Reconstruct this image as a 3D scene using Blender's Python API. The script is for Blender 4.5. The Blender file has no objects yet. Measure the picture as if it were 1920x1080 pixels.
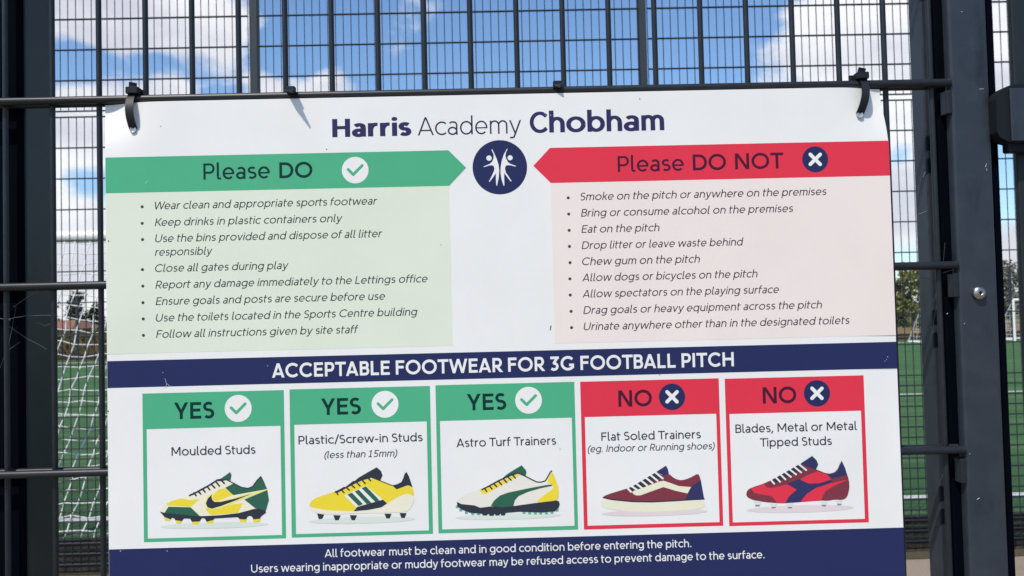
import bpy, math, random
from mathutils import Vector, Matrix
from mathutils.geometry import delaunay_2d_cdt

random.seed(7)
scene = bpy.context.scene
COL = scene.collection
R = math.radians

# ------------------------------------------------------------------ camera
F = 1500.0                                   # focal length in pixels of a 1920 wide picture
PITCH, ROLL, YAW = R(1.629), R(1.3734), R(0.7445)
EYE = Vector((0, 0, 1.62))

def rot(v):
    x, y, z = v
    c, s = math.cos(ROLL), math.sin(ROLL)
    x, z = c * x + s * z, -s * x + c * z
    c, s = math.cos(PITCH), math.sin(PITCH)
    y, z = c * y - s * z, s * y + c * z
    c, s = math.cos(YAW), math.sin(YAW)
    return Vector((c * x + s * y, -s * x + c * y, z))

def ray(px, py):
    return rot(((px - 960) / F, 1.0, -(py - 540) / F))

def P(px, py, Y):
    """point of the vertical plane y = Y that the photo shows at this pixel"""
    d = ray(px, py)
    return EYE + d * (Y / d.y)

right, fwd, up = rot((1, 0, 0)), rot((0, 1, 0)), rot((0, 0, 1))
cd = bpy.data.cameras.new('camera')
cam = bpy.data.objects.new('camera', cd)
COL.objects.link(cam)
cam.matrix_world = Matrix(((right.x, up.x, -fwd.x, EYE.x), (right.y, up.y, -fwd.y, EYE.y),
                           (right.z, up.z, -fwd.z, EYE.z), (0, 0, 0, 1)))
cd.sensor_width = 36.0
cd.lens = F / 1920 * 36
cd.clip_start = 0.05
cd.clip_end = 2000
cd.dof.use_dof = True
cd.dof.focus_distance = 0.856
cd.dof.aperture_fstop = 17
scene.camera = cam

# ------------------------------------------------------------------ light
SUN_TRAVEL = Vector((0.75, 1.0, -1.85)).normalized()
sun_el = math.asin(-SUN_TRAVEL.z)
sun_az = math.atan2(-SUN_TRAVEL.x, -SUN_TRAVEL.y)      # clockwise from +Y
sl = bpy.data.lights.new('sun', 'SUN')
sl.energy = 4.4
sl.angle = R(0.53)
sl.color = (1.0, 0.89, 0.765)
so = bpy.data.objects.new('sun', sl)
so.rotation_euler = SUN_TRAVEL.to_track_quat('-Z', 'Y').to_euler()
so.location = (-3, -4, 8)
COL.objects.link(so)
scene.view_settings.view_transform = 'Standard'
scene.view_settings.look = 'None'
scene.view_settings.gamma = 1
scene.view_settings.exposure = 0.03

world = bpy.data.worlds.new('World')
scene.world = world
world.use_nodes = True
wn, wl = world.node_tree.nodes, world.node_tree.links
wn.clear()

def node(tree, kind, **kw):
    n = tree.nodes.new(kind)
    for k, v in kw.items():
        if k in n.bl_rna.properties:
            setattr(n, k, v)
        else:
            n.inputs[k].default_value = v
    return n

def N(kind, **kw):
    return node(world.node_tree, kind, **kw)

out = N('ShaderNodeOutputWorld')
bg = N('ShaderNodeBackground', Strength=0.145)
sky = N('ShaderNodeTexSky', sky_type='NISHITA', sun_disc=False)
sky.sun_elevation = sun_el
sky.sun_rotation = sun_az
sky.air_density = 1.0
sky.dust_density = 0.6
sky.ozone_density = 1.6
tc = N('ShaderNodeTexCoord')
# drifting cumulus: fractal noise over the view direction, thicker round a few banks
mp = N('ShaderNodeMapping')
mp.inputs['Scale'].default_value = (1.0, 1.0, 1.9)
wl.new(tc.outputs['Generated'], mp.inputs['Vector'])
nz = N('ShaderNodeTexNoise', Scale=7.0, Detail=9.0, Roughness=0.56, Distortion=0.25)
wl.new(mp.outputs[0], nz.inputs['Vector'])
acc = nz.outputs['Fac']
BANKS = [  # pixel, radius in pixels, weight
    (130, 10, 130, .34), (290, 25, 140, .36), (420, 55, 90, .22), (160, 125, 60, -.3), (270, 128, 60, -.34), (360, 120, 55, -.22), (590, 80, 120, -.25), (140, 182, 62, .34), (230, 180, 62, .34), (310, 178, 55, .26),
    (622, 165, 62, .42), (500, 170, 50, .26), (560, 178, 50, .3), (680, 175, 40, .1),
    (1620, 95, 190, .36), (1700, 150, 150, .28), (1560, 170, 90, .10), (1690, 350, 110, .30), (1900, 60, 160, .34), (1890, 455, 90, .26),
    (1860, 200, 90, .2), (150, 260, 110, .36), (150, 500, 170, .36), (150, 420, 70, .20), (780, 0, 60, .13), (1400, 95, 60, .12), (1430, 150, 60, .12),
    (1690, 205, 60, .2), (1690, 480, 90, .12),
    (900, -420, 420, .2), (-700, 300, 500, .2), (2700, 200, 500, .2), (160, 345, 60, -.22), (1690, 270, 45, -.25), (1900, 320, 70, -.25),
    (980, 110, 330, -.2), (1395, 30, 100, -.22)]
for (bx, by, br, bw) in BANKS:
    d = ray(bx, by).normalized()
    vd = N('ShaderNodeVectorMath', operation='DISTANCE')
    wl.new(tc.outputs['Generated'], vd.inputs[0])
    vd.inputs[1].default_value = d
    mr = N('ShaderNodeMapRange', interpolation_type='SMOOTHSTEP')
    mr.inputs['From Min'].default_value = 0
    mr.inputs['From Max'].default_value = br / F * 1.25
    mr.inputs['To Min'].default_value = bw
    mr.inputs['To Max'].default_value = 0
    wl.new(vd.outputs['Value'], mr.inputs['Value'])
    ad = N('ShaderNodeMath', operation='ADD')
    wl.new(acc, ad.inputs[0])
    wl.new(mr.outputs[0], ad.inputs[1])
    acc = ad.outputs[0]
mask = N('ShaderNodeMapRange', interpolation_type='SMOOTHSTEP')
mask.inputs['From Min'].default_value = 0.575
mask.inputs['From Max'].default_value = 0.765
mask.inputs['To Max'].default_value = 0.92
wl.new(acc, mask.inputs['Value'])
nz2 = N('ShaderNodeTexNoise', Scale=5.0, Detail=6.0, Roughness=0.5)
mp2 = N('ShaderNodeMapping')
mp2.inputs['Location'].default_value = (3.1, 1.7, 0.13)
mp2.inputs['Scale'].default_value = (1.0, 1.0, 2.2)
wl.new(tc.outputs['Generated'], mp2.inputs['Vector'])
wl.new(mp2.outputs[0], nz2.inputs['Vector'])
cr = N('ShaderNodeValToRGB')
cr.color_ramp.elements[0].position = 0.38
cr.color_ramp.elements[0].color = (4.8, 4.85, 5.4, 1)
cr.color_ramp.elements[1].position = 0.60
cr.color_ramp.elements[1].color = (7.0, 7.0, 7.1, 1)
wl.new(nz2.outputs['Fac'], cr.inputs['Fac'])
skyg = N('ShaderNodeMix', data_type='RGBA', blend_type='MULTIPLY')
skyg.inputs['Factor'].default_value = 1
skyg.inputs['B'].default_value = (0.84, 1.01, 1.17, 1)     # clean, deep blue air
wl.new(sky.outputs[0], skyg.inputs['A'])
mx = N('ShaderNodeMix', data_type='RGBA')
wl.new(mask.outputs[0], mx.inputs['Factor'])
wl.new(skyg.outputs['Result'], mx.inputs['A'])
wl.new(cr.outputs[0], mx.inputs['B'])
wl.new(mx.outputs['Result'], bg.inputs['Color'])
wl.new(bg.outputs[0], out.inputs[0])

# ------------------------------------------------------------------ materials
def lin(c):
    c /= 255.0
    return c / 12.92 if c <= 0.04045 else ((c + 0.055) / 1.055) ** 2.4

def ink(r, g, b):
    """base colour of a print that reads (r,g,b) next to the board's white"""
    w = (lin(230), lin(232), lin(236))
    return tuple(min(0.82, lin(c) / w[i] * 0.8) for i, c in enumerate((r, g, b)))

def material(name, color, rough=0.5, metallic=0.0, spec=0.4, noise=None, bump=None, mix=None, stretch=None):
    m = bpy.data.materials.new(name)
    m.use_nodes = True
    t = m.node_tree
    b = t.nodes['Principled BSDF']
    b.inputs['Base Color'].default_value = (*color, 1)
    b.inputs['Roughness'].default_value = rough
    b.inputs['Metallic'].default_value = metallic
    b.inputs['Specular IOR Level'].default_value = spec
    tcn = t.nodes.new('ShaderNodeTexCoord')
    if noise:                                   # (scale, second colour, low, high, detail)
        sc, c2, lo, hi, det = noise
        nn = node(t, 'ShaderNodeTexNoise', Scale=sc, Detail=det, Roughness=0.6)
        t.links.new(tcn.outputs['Object'], nn.inputs['Vector'])
        r = t.nodes.new('ShaderNodeValToRGB')
        r.color_ramp.elements[0].position = lo
        r.color_ramp.elements[1].position = hi
        r.color_ramp.elements[0].color = (*color, 1)
        r.color_ramp.elements[1].color = (*c2, 1)
        t.links.new(nn.outputs['Fac'], r.inputs['Fac'])
        last = r.outputs['Color']
        if mix:                                 # a second, coarser layer
            sc, c3, lo, hi, det = mix
            n2 = node(t, 'ShaderNodeTexNoise', Scale=sc, Detail=det, Roughness=0.6)
            if stretch:
                mpn = node(t, 'ShaderNodeMapping')
                mpn.inputs['Scale'].default_value = stretch
                t.links.new(tcn.outputs['Object'], mpn.inputs['Vector'])
                t.links.new(mpn.outputs[0], n2.inputs['Vector'])
            else:
                t.links.new(tcn.outputs['Object'], n2.inputs['Vector'])
            m2 = t.nodes.new('ShaderNodeMapRange')
            m2.inputs['From Min'].default_value = lo
            m2.inputs['From Max'].default_value = hi
            t.links.new(n2.outputs['Fac'], m2.inputs['Value'])
            mm = t.nodes.new('ShaderNodeMix')
            mm.data_type = 'RGBA'
            mm.inputs['B'].default_value = (*c3, 1)
            t.links.new(m2.outputs[0], mm.inputs['Factor'])
            t.links.new(last, mm.inputs['A'])
            last = mm.outputs['Result']
        t.links.new(last, b.inputs['Base Color'])
    if bump:
        sc, st, dist = bump
        nb = node(t, 'ShaderNodeTexNoise', Scale=sc, Detail=4.0)
        t.links.new(tcn.outputs['Object'], nb.inputs['Vector'])
        bp = t.nodes.new('ShaderNodeBump')
        bp.inputs['Strength'].default_value = st
        bp.inputs['Distance'].default_value = dist
        t.links.new(nb.outputs['Fac'], bp.inputs['Height'])
        t.links.new(bp.outputs[0], b.inputs['Normal'])
    return m

def print_mat(name, rgb):
    c = ink(*rgb)
    return material(name, c, rough=0.5, spec=0.16, noise=(9.0, tuple(x * 0.955 for x in c), 0.42, 0.68, 5.0))

M = {}
M['white'] = print_mat('board_white', (230, 232, 232))
M['navy'] = print_mat('print_navy', (37, 46, 90))
M['heading'] = print_mat('print_heading_navy', (48, 46, 92))
M['heading_light'] = print_mat('print_heading_dark', (42, 40, 72))
M['green'] = print_mat('print_green', (77, 173, 132))
M['red'] = print_mat('print_red', (218, 55, 76))
M['pale_green'] = print_mat('print_pale_green', (217, 227, 211))
M['pale_pink'] = print_mat('print_pale_pink', (232, 222, 219))
M['on_green'] = print_mat('print_dark_green', (8, 52, 50))
M['on_red'] = print_mat('print_dark_maroon', (70, 24, 50))
M['text'] = print_mat('print_charcoal', (62, 68, 72))
M['text_pink'] = print_mat('print_charcoal_warm', (68, 60, 68))
M['text_card'] = print_mat('print_slate', (52, 54, 68))
M['yellow'] = print_mat('print_yellow', (232, 212, 62))
M['pale_yellow'] = print_mat('print_pale_yellow', (240, 228, 132))
M['cream'] = print_mat('print_cream', (232, 229, 210))
M['bone'] = print_mat('print_bone', (226, 224, 216))
M['ivory'] = print_mat('print_ivory', (227, 227, 204))
M['shoe_green'] = print_mat('print_shoe_green', (48, 98, 80))
M['mint'] = print_mat('print_mint', (104, 168, 146))
M['shoe_dark'] = print_mat('print_shoe_dark', (48, 54, 66))
M['maroon'] = print_mat('print_maroon', (124, 56, 70))
M['shoe_navy'] = print_mat('print_shoe_navy', (50, 54, 98))
M['shade_green'] = print_mat('print_shade_green', (211, 222, 215))
M['shade_pink'] = print_mat('print_shade_pink', (219, 209, 212))
M['stud_pale'] = print_mat('print_stud_pale', (212, 220, 222))
M['stud_grey'] = print_mat('print_stud_grey', (132, 138, 142))

M['coat'] = material('slate_powder_coat', (0.024, 0.031, 0.043), rough=0.42, spec=0.42,
                     noise=(38.0, (0.033, 0.041, 0.053), 0.45, 0.75, 8.0), bump=(700.0, 0.12, 0.0004),
                     mix=(16.0, (0.011, 0.014, 0.019), 0.56, 0.68, 7.0), stretch=(1.6, 1.0, 0.55))
M['wire'] = material('wire_powder_coat', (0.012, 0.015, 0.019), rough=0.40, spec=0.36,
                     noise=(60.0, (0.020, 0.024, 0.029), 0.45, 0.8, 6.0), bump=(900.0, 0.1, 0.0003))
M['black'] = material('black_coat_and_shade', (0.0012, 0.0022, 0.0052), rough=0.8, spec=0.02,
                      noise=(25.0, (0.0018, 0.003, 0.0065), 0.4, 0.8, 6.0))  # black coat; on the left post front and box section it paints in shade
M['green_black'] = material('dark_green_black_coat', (0.013, 0.019, 0.022), rough=0.45, spec=0.3,
                            noise=(30.0, (0.020, 0.026, 0.029), 0.45, 0.8, 8.0), bump=(600.0, 0.1, 0.0004))
M['far_wire'] = material('far_wire_powder_coat', (0.016, 0.021, 0.028), rough=0.5, spec=0.3)
M['far_post'] = material('far_post_powder_coat', (0.034, 0.045, 0.055), rough=0.5, spec=0.3)
M['tie'] = material('black_nylon', (0.011, 0.014, 0.018), rough=0.5, spec=0.25, bump=(1500.0, 0.1, 0.0002))
M['steel'] = material('stainless_steel', (0.42, 0.40, 0.37), rough=0.36, metallic=1.0, noise=(500.0, (0.30, 0.28, 0.25), 0.45, 0.7, 4.0), bump=(2500.0, 0.08, 0.0002))
M['socket'] = material('dark_socket', (0.02, 0.02, 0.02), rough=0.6, metallic=0.6)
M['rubber'] = material('black_rubber', (0.008, 0.010, 0.014), rough=0.6, spec=0.2)
M['hole'] = material('grey_grommet', (0.34, 0.37, 0.42), rough=0.3, spec=0.6, bump=(900.0, 0.4, 0.0006))
M['web'] = material('cobweb_silk', (0.12, 0.13, 0.13), rough=0.8)
M['fleck'] = material('pale_fleck', (0.45, 0.46, 0.46), rough=0.8)
M['speck'] = material('dark_speck', (0.05, 0.05, 0.06), rough=0.8)

M['turf'] = material('artificial_turf', (0.033, 0.086, 0.032), rough=0.9, spec=0.1,
                     noise=(260.0, (0.056, 0.130, 0.051), 0.35, 0.68, 6.0), bump=(900.0, 0.6, 0.01),
                     mix=(2.2, (0.072, 0.148, 0.062), 0.42, 0.66, 6.0), stretch=(0.12, 1.0, 1.0))
M['line'] = material('white_turf_line', (0.60, 0.60, 0.57), rough=0.9, spec=0.1,
                     noise=(200.0, (0.45, 0.48, 0.43), 0.4, 0.7, 5.0))
M['paving'] = material('tan_paving', (0.23, 0.19, 0.15), rough=0.9, spec=0.1,
                       noise=(90.0, (0.30, 0.26, 0.21), 0.35, 0.7, 8.0), bump=(300.0, 0.5, 0.004),
                       mix=(1.7, (0.17, 0.15, 0.11), 0.5, 0.72, 6.0))
M['grassland'] = material('rough_grass', (0.06, 0.075, 0.025), rough=0.95, spec=0.1,
                          noise=(0.6, (0.13, 0.11, 0.05), 0.4, 0.65, 8.0), bump=(3.0, 0.5, 0.2))
M['earth'] = material('brown_earth', (0.19, 0.135, 0.085), rough=0.95, spec=0.1,
                      noise=(2.2, (0.11, 0.10, 0.045), 0.4, 0.65, 8.0), bump=(4.0, 0.6, 0.2))
M['drain'] = material('mossy_drain', (0.060, 0.050, 0.040), rough=0.95, spec=0.1, noise=(40.0, (0.10, 0.095, 0.05), 0.4, 0.7, 7.0), bump=(200.0, 0.5, 0.004))
M['kick'] = material('brown_recycled_plastic', (0.026, 0.021, 0.019), rough=0.7, spec=0.2,
                     noise=(14.0, (0.058, 0.046, 0.040), 0.4, 0.7, 7.0), bump=(60.0, 0.3, 0.003))
M['goal_white'] = material('white_goal_paint', (0.78, 0.78, 0.76), rough=0.4,
                           noise=(12.0, (0.66, 0.66, 0.63), 0.5, 0.75, 5.0))
M['net'] = material('white_net_cord', (0.74, 0.76, 0.74), rough=0.8, spec=0.1)
M['bark'] = material('bark', (0.07, 0.052, 0.038), rough=0.95, noise=(9.0, (0.12, 0.09, 0.06), 0.4, 0.7, 6.0))
M['leaf_dark'] = material('leaf_dark', (0.042, 0.062, 0.032), rough=0.7, noise=(1.6, (0.075, 0.100, 0.038), 0.42, 0.62, 4.0))
M['leaf_yellow'] = material('leaf_yellow_green', (0.095, 0.115, 0.032), rough=0.7, noise=(1.7, (0.20, 0.20, 0.050), 0.42, 0.62, 4.0))
M['leaf_grey'] = material('leaf_grey', (0.13, 0.135, 0.115), rough=0.8, noise=(1.5, (0.20, 0.19, 0.16), 0.42, 0.62, 4.0))
M['leaf_olive'] = material('leaf_olive', (0.075, 0.075, 0.025), rough=0.8, noise=(1.3, (0.13, 0.085, 0.045), 0.45, 0.60, 4.0))
M['roof'] = material('orange_roof_tiles', (0.21, 0.12, 0.075), rough=0.85, noise=(5.0, (0.20, 0.085, 0.05), 0.4, 0.7, 6.0))
M['brick'] = material('pale_brick', (0.36, 0.25, 0.18), rough=0.9, noise=(6.0, (0.28, 0.18, 0.13), 0.4, 0.7, 6.0))
M['glass'] = material('window_glass', (0.03, 0.04, 0.05), rough=0.08, spec=0.6)
M['frame_white'] = material('window_frame_white', (0.7, 0.7, 0.68), rough=0.5)

# ------------------------------------------------------------------ object helpers
OFF = {}

def tag(o, label=None, cat=None, group=None, kind=None):
    if label: o['label'] = label
    if cat: o['category'] = cat
    if group: o['group'] = group
    if kind: o['kind'] = kind
    return o

def thing(name, label, cat, loc, group=None):
    o = bpy.data.objects.new(name, None)
    o.empty_display_size = 0.05
    o.location = loc
    COL.objects.link(o)
    OFF[o.name] = Vector(loc)
    return tag(o, label, cat, group)

class MB:
    """collects geometry in world coordinates; build() links it as one mesh object"""
    def __init__(self):
        self.v, self.f, self.m, self.s = [], [], [], []

    def add(self, verts, faces, mi=0, smooth=False):
        b = len(self.v)
        self.v += [Vector(q) for q in verts]
        self.f += [[b + i for i in q] for q in faces]
        self.m += [mi] * len(faces)
        self.s += [smooth] * len(faces)
        return self

    def box(self, lo, hi, bev=0.0, mi=0):
        (x0, y0, z0), (x1, y1, z1) = lo, hi
        if bev <= 0:
            vs = [(x, y, z) for z in (z0, z1) for y in (y0, y1) for x in (x0, x1)]
            fs = [(0, 2, 3, 1), (4, 5, 7, 6), (0, 1, 5, 4), (2, 6, 7, 3), (0, 4, 6, 2), (1, 3, 7, 5)]
            return self.add(vs, fs, mi)
        b = bev                                  # rounded long (vertical) edges, chamfered ends
        ring = []
        for (cx, cy, a0) in ((x1 - b, y1 - b, 0), (x0 + b, y1 - b, 90), (x0 + b, y0 + b, 180), (x1 - b, y0 + b, 270)):
            for k in range(4):
                a = R(a0 + 30 * k)
                ring.append((cx, cy, math.cos(a), math.sin(a)))
        vs, n = [], len(ring)
        for (z, k) in ((z0, 0.55), (z0 + b * .45, 1), (z1 - b * .45, 1), (z1, 0.55)):
            vs += [(cx + b * k * ca, cy + b * k * sa, z) for (cx, cy, ca, sa) in ring]
        fs = [(r * n + i, r * n + (i + 1) % n, (r + 1) * n + (i + 1) % n, (r + 1) * n + i) for r in range(3) for i in range(n)]
        self.add(vs, fs, mi, False)
        return self.add(vs[:n], [tuple(range(n))[::-1]], mi).add(vs[3 * n:], [tuple(range(n))], mi)

    def tube(self, pts, r, n=8, mi=0, cap=True, r1=None):
        pts = [Vector(p) for p in pts]
        vs = []
        prev = None
        for i, p in enumerate(pts):
            t = (pts[min(i + 1, len(pts) - 1)] - pts[max(i - 1, 0)]).normalized()
            if prev is None:
                a = t.orthogonal().normalized()
            else:
                a = (prev - t * prev.dot(t)).normalized()
            prev = a
            b = t.cross(a)
            rr = r if r1 is None else r + (r1 - r) * i / (len(pts) - 1)
            vs += [p + (a * math.cos(2 * math.pi * k / n) + b * math.sin(2 * math.pi * k / n)) * rr for k in range(n)]
        fs = [(i * n + k, i * n + (k + 1) % n, (i + 1) * n + (k + 1) % n, (i + 1) * n + k)
              for i in range(len(pts) - 1) for k in range(n)]
        self.add(vs, fs, mi, True)
        if cap:
            self.add(vs[:n], [tuple(range(n))[::-1]], mi)
            self.add(vs[-n:], [tuple(range(n))], mi)
        return self

    def lathe(self, profile, origin, axis, n=32, mi=0):
        axis = Vector(axis).normalized()
        a = axis.orthogonal().normalized()
        b = axis.cross(a)
        vs = []
        for (r, h) in profile:
            vs += [Vector(origin) + axis * h + (a * math.cos(2 * math.pi * k / n) + b * math.sin(2 * math.pi * k / n)) * r for k in range(n)]
        fs = [(i * n + k, i * n + (k + 1) % n, (i + 1) * n + (k + 1) % n, (i + 1) * n + k)
              for i in range(len(profile) - 1) for k in range(n)]
        return self.add(vs, fs, mi, True)

    def build(self, name, mats, parent=None, label=None, cat=None, group=None, kind=None, loc=None):
        if not isinstance(mats, (list, tuple)):
            mats = [mats]
        if parent is not None:
            base = OFF[parent.name]
        else:
            if loc is None:
                xs = [v.x for v in self.v]; ys = [v.y for v in self.v]; zs = [v.z for v in self.v]
                loc = ((min(xs) + max(xs)) / 2, (min(ys) + max(ys)) / 2, min(zs))
            base = Vector(loc)
        me = bpy.data.meshes.new(name)
        me.from_pydata([v - base for v in self.v], [], self.f)
        for m in mats:
            me.materials.append(m)
        me.polygons.foreach_set('material_index', self.m)
        me.polygons.foreach_set('use_smooth', self.s)
        me.update()
        o = bpy.data.objects.new(name, me)
        COL.objects.link(o)
        if parent is not None:
            o.parent = parent
        else:
            o.location = base
        OFF[o.name] = base
        return tag(o, label, cat, group, kind)

# ------------------------------------------------------------------ ground
g = MB()
g.add([(-600, -300, -0.02), (600, -300, -0.02), (600, 900, -0.02), (-600, 900, -0.02)], [(0, 1, 2, 3)])
g.build('ground', M['grassland'], kind='structure')
g = MB()
g.add([(-14, -6, 0.0), (14, -6, 0.0), (14, 5.36, 0.0), (-14, 5.36, 0.0)], [(0, 1, 2, 3)])
g.build('pavement', M['paving'], kind='structure')
g = MB()
g.add([(-60, 5.36, 0.0), (60, 5.36, 0.0), (60, 32.6, 0.0), (-60, 32.6, 0.0)], [(0, 1, 2, 3)])
g.build('football_pitch', M['turf'], kind='structure')
g = MB()
for (y, w) in ((6.62, 0.10), (13.9, 0.09), (31.4, 0.16)):
    g.add([(-45, y - w / 2, 0.004), (45, y - w / 2, 0.004), (45, y + w / 2, 0.004), (-45, y + w / 2, 0.004)], [(0, 1, 2, 3)])
g.build('pitch_line_marking', M['line'], kind='structure')
g = MB()
g.add([(-14, 5.035, 0.004), (14, 5.035, 0.004), (14, 5.36, 0.004), (-14, 5.36, 0.004)], [(0, 1, 2, 3)])
g.build('drain_strip', M['drain'], kind='structure')
# low earth bank behind the far side of the pitch
g = MB()
nx, ny = 90, 8
vs, fs = [], []
for j in range(ny + 1):
    for i in range(nx + 1):
        x = -60 + 150 * i / nx
        t = j / ny
        h = 0.62 * math.sin(math.pi * min(1, t * 1.15) / 1.15) if t < 1 else 0
        h *= 0.75 + 0.35 * math.sin(x * 0.37) * math.sin(x * 0.11 + 1)
        vs.append((x, 36.4 + 9 * t, h + random.uniform(-.05, .05) if 0 < j < ny else -0.05))
for j in range(ny):
    for i in range(nx):
        a = j * (nx + 1) + i
        fs.append((a, a + 1, a + nx + 2, a + nx + 1))
g.add(vs, fs, 0, True)
g.build('earth_bank', M['earth'], kind='structure')

# ------------------------------------------------------------------ lettering: a monoline sans drawn stroke by stroke
XH, CAP, ASC, DSC = 515.0, 700.0, 735.0, -190.0

class Pen:
    def __init__(self, w):
        self.w, self.h, self.p = w, w / 2, []

    def poly(self, pts):
        a = sum(pts[i][0] * pts[(i + 1) % len(pts)][1] - pts[(i + 1) % len(pts)][0] * pts[i][1] for i in range(len(pts)))
        self.p.append(pts if a > 0 else pts[::-1])

    def bar(self, x0, y0, x1, y1):
        self.poly([(x0, y0), (x1, y0), (x1, y1), (x0, y1)])

    def dg(self, xa, ya, xb, yb, k=1.0):
        wx = self.w * k * math.hypot(xb - xa, yb - ya) / abs(yb - ya) / 2
        self.poly([(xa - wx, ya), (xa + wx, ya), (xb + wx, yb), (xb - wx, yb)])

    def path(self, pts, w=None):
        h = (w or self.w) / 2
        L, Rr = [], []
        for i, (x, y) in enumerate(pts):
            ds = []
            if i > 0: ds.append((x - pts[i - 1][0], y - pts[i - 1][1]))
            if i < len(pts) - 1: ds.append((pts[i + 1][0] - x, pts[i + 1][1] - y))
            ns = [(-d[1] / math.hypot(*d), d[0] / math.hypot(*d)) for d in ds]
            nx, ny = sum(n[0] for n in ns), sum(n[1] for n in ns)
            l = math.hypot(nx, ny)
            nx, ny = nx / l, ny / l
            k = h / max(0.4, nx * ns[0][0] + ny * ns[0][1])
            L.append((x + nx * k, y + ny * k)); Rr.append((x - nx * k, y - ny * k))
        for i in range(len(pts) - 1):
            self.poly([Rr[i], Rr[i + 1], L[i + 1], L[i]])

    def arc(self, cx, cy, rx, ry, a0, a1, w=None):
        self.path(arcpts(cx, cy, rx, ry, a0, a1), w)

    def ring(self, x0, x1, y0, y1):
        self.arc((x0 + x1) / 2, (y0 + y1) / 2, (x1 - x0) / 2 - self.h, (y1 - y0) / 2 - self.h, 0, 360)

    def dot(self, x, y, r):
        self.poly([(x + r * math.cos(R(a)), y + r * math.sin(R(a))) for a in range(0, 360, 30)])

def arcpts(cx, cy, rx, ry, a0, a1):
    n = max(3, int(abs(a1 - a0) / 15))
    return [(cx + rx * math.cos(R(a0 + (a1 - a0) * i / n)), cy + ry * math.sin(R(a0 + (a1 - a0) * i / n))) for i in range(n + 1)]

def s_shape(p, x0, x1, H, o):
    h, w = p.h, p.w
    cx, rx = (x0 + x1) / 2, (x1 - x0) / 2 - h
    top = H + o - h
    ry1 = (H + 2 * o - w) * 0.25 * 0.96
    ry2 = (H + 2 * o - w) * 0.5 - ry1
    cy1 = top - ry1
    cy2 = -o + h + ry2
    pts = arcpts(cx, cy1, rx * 0.95, ry1, 38, 255)
    pts += arcpts(cx, cy2, rx, ry2, 75, -142)
    p.path(pts)

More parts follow.
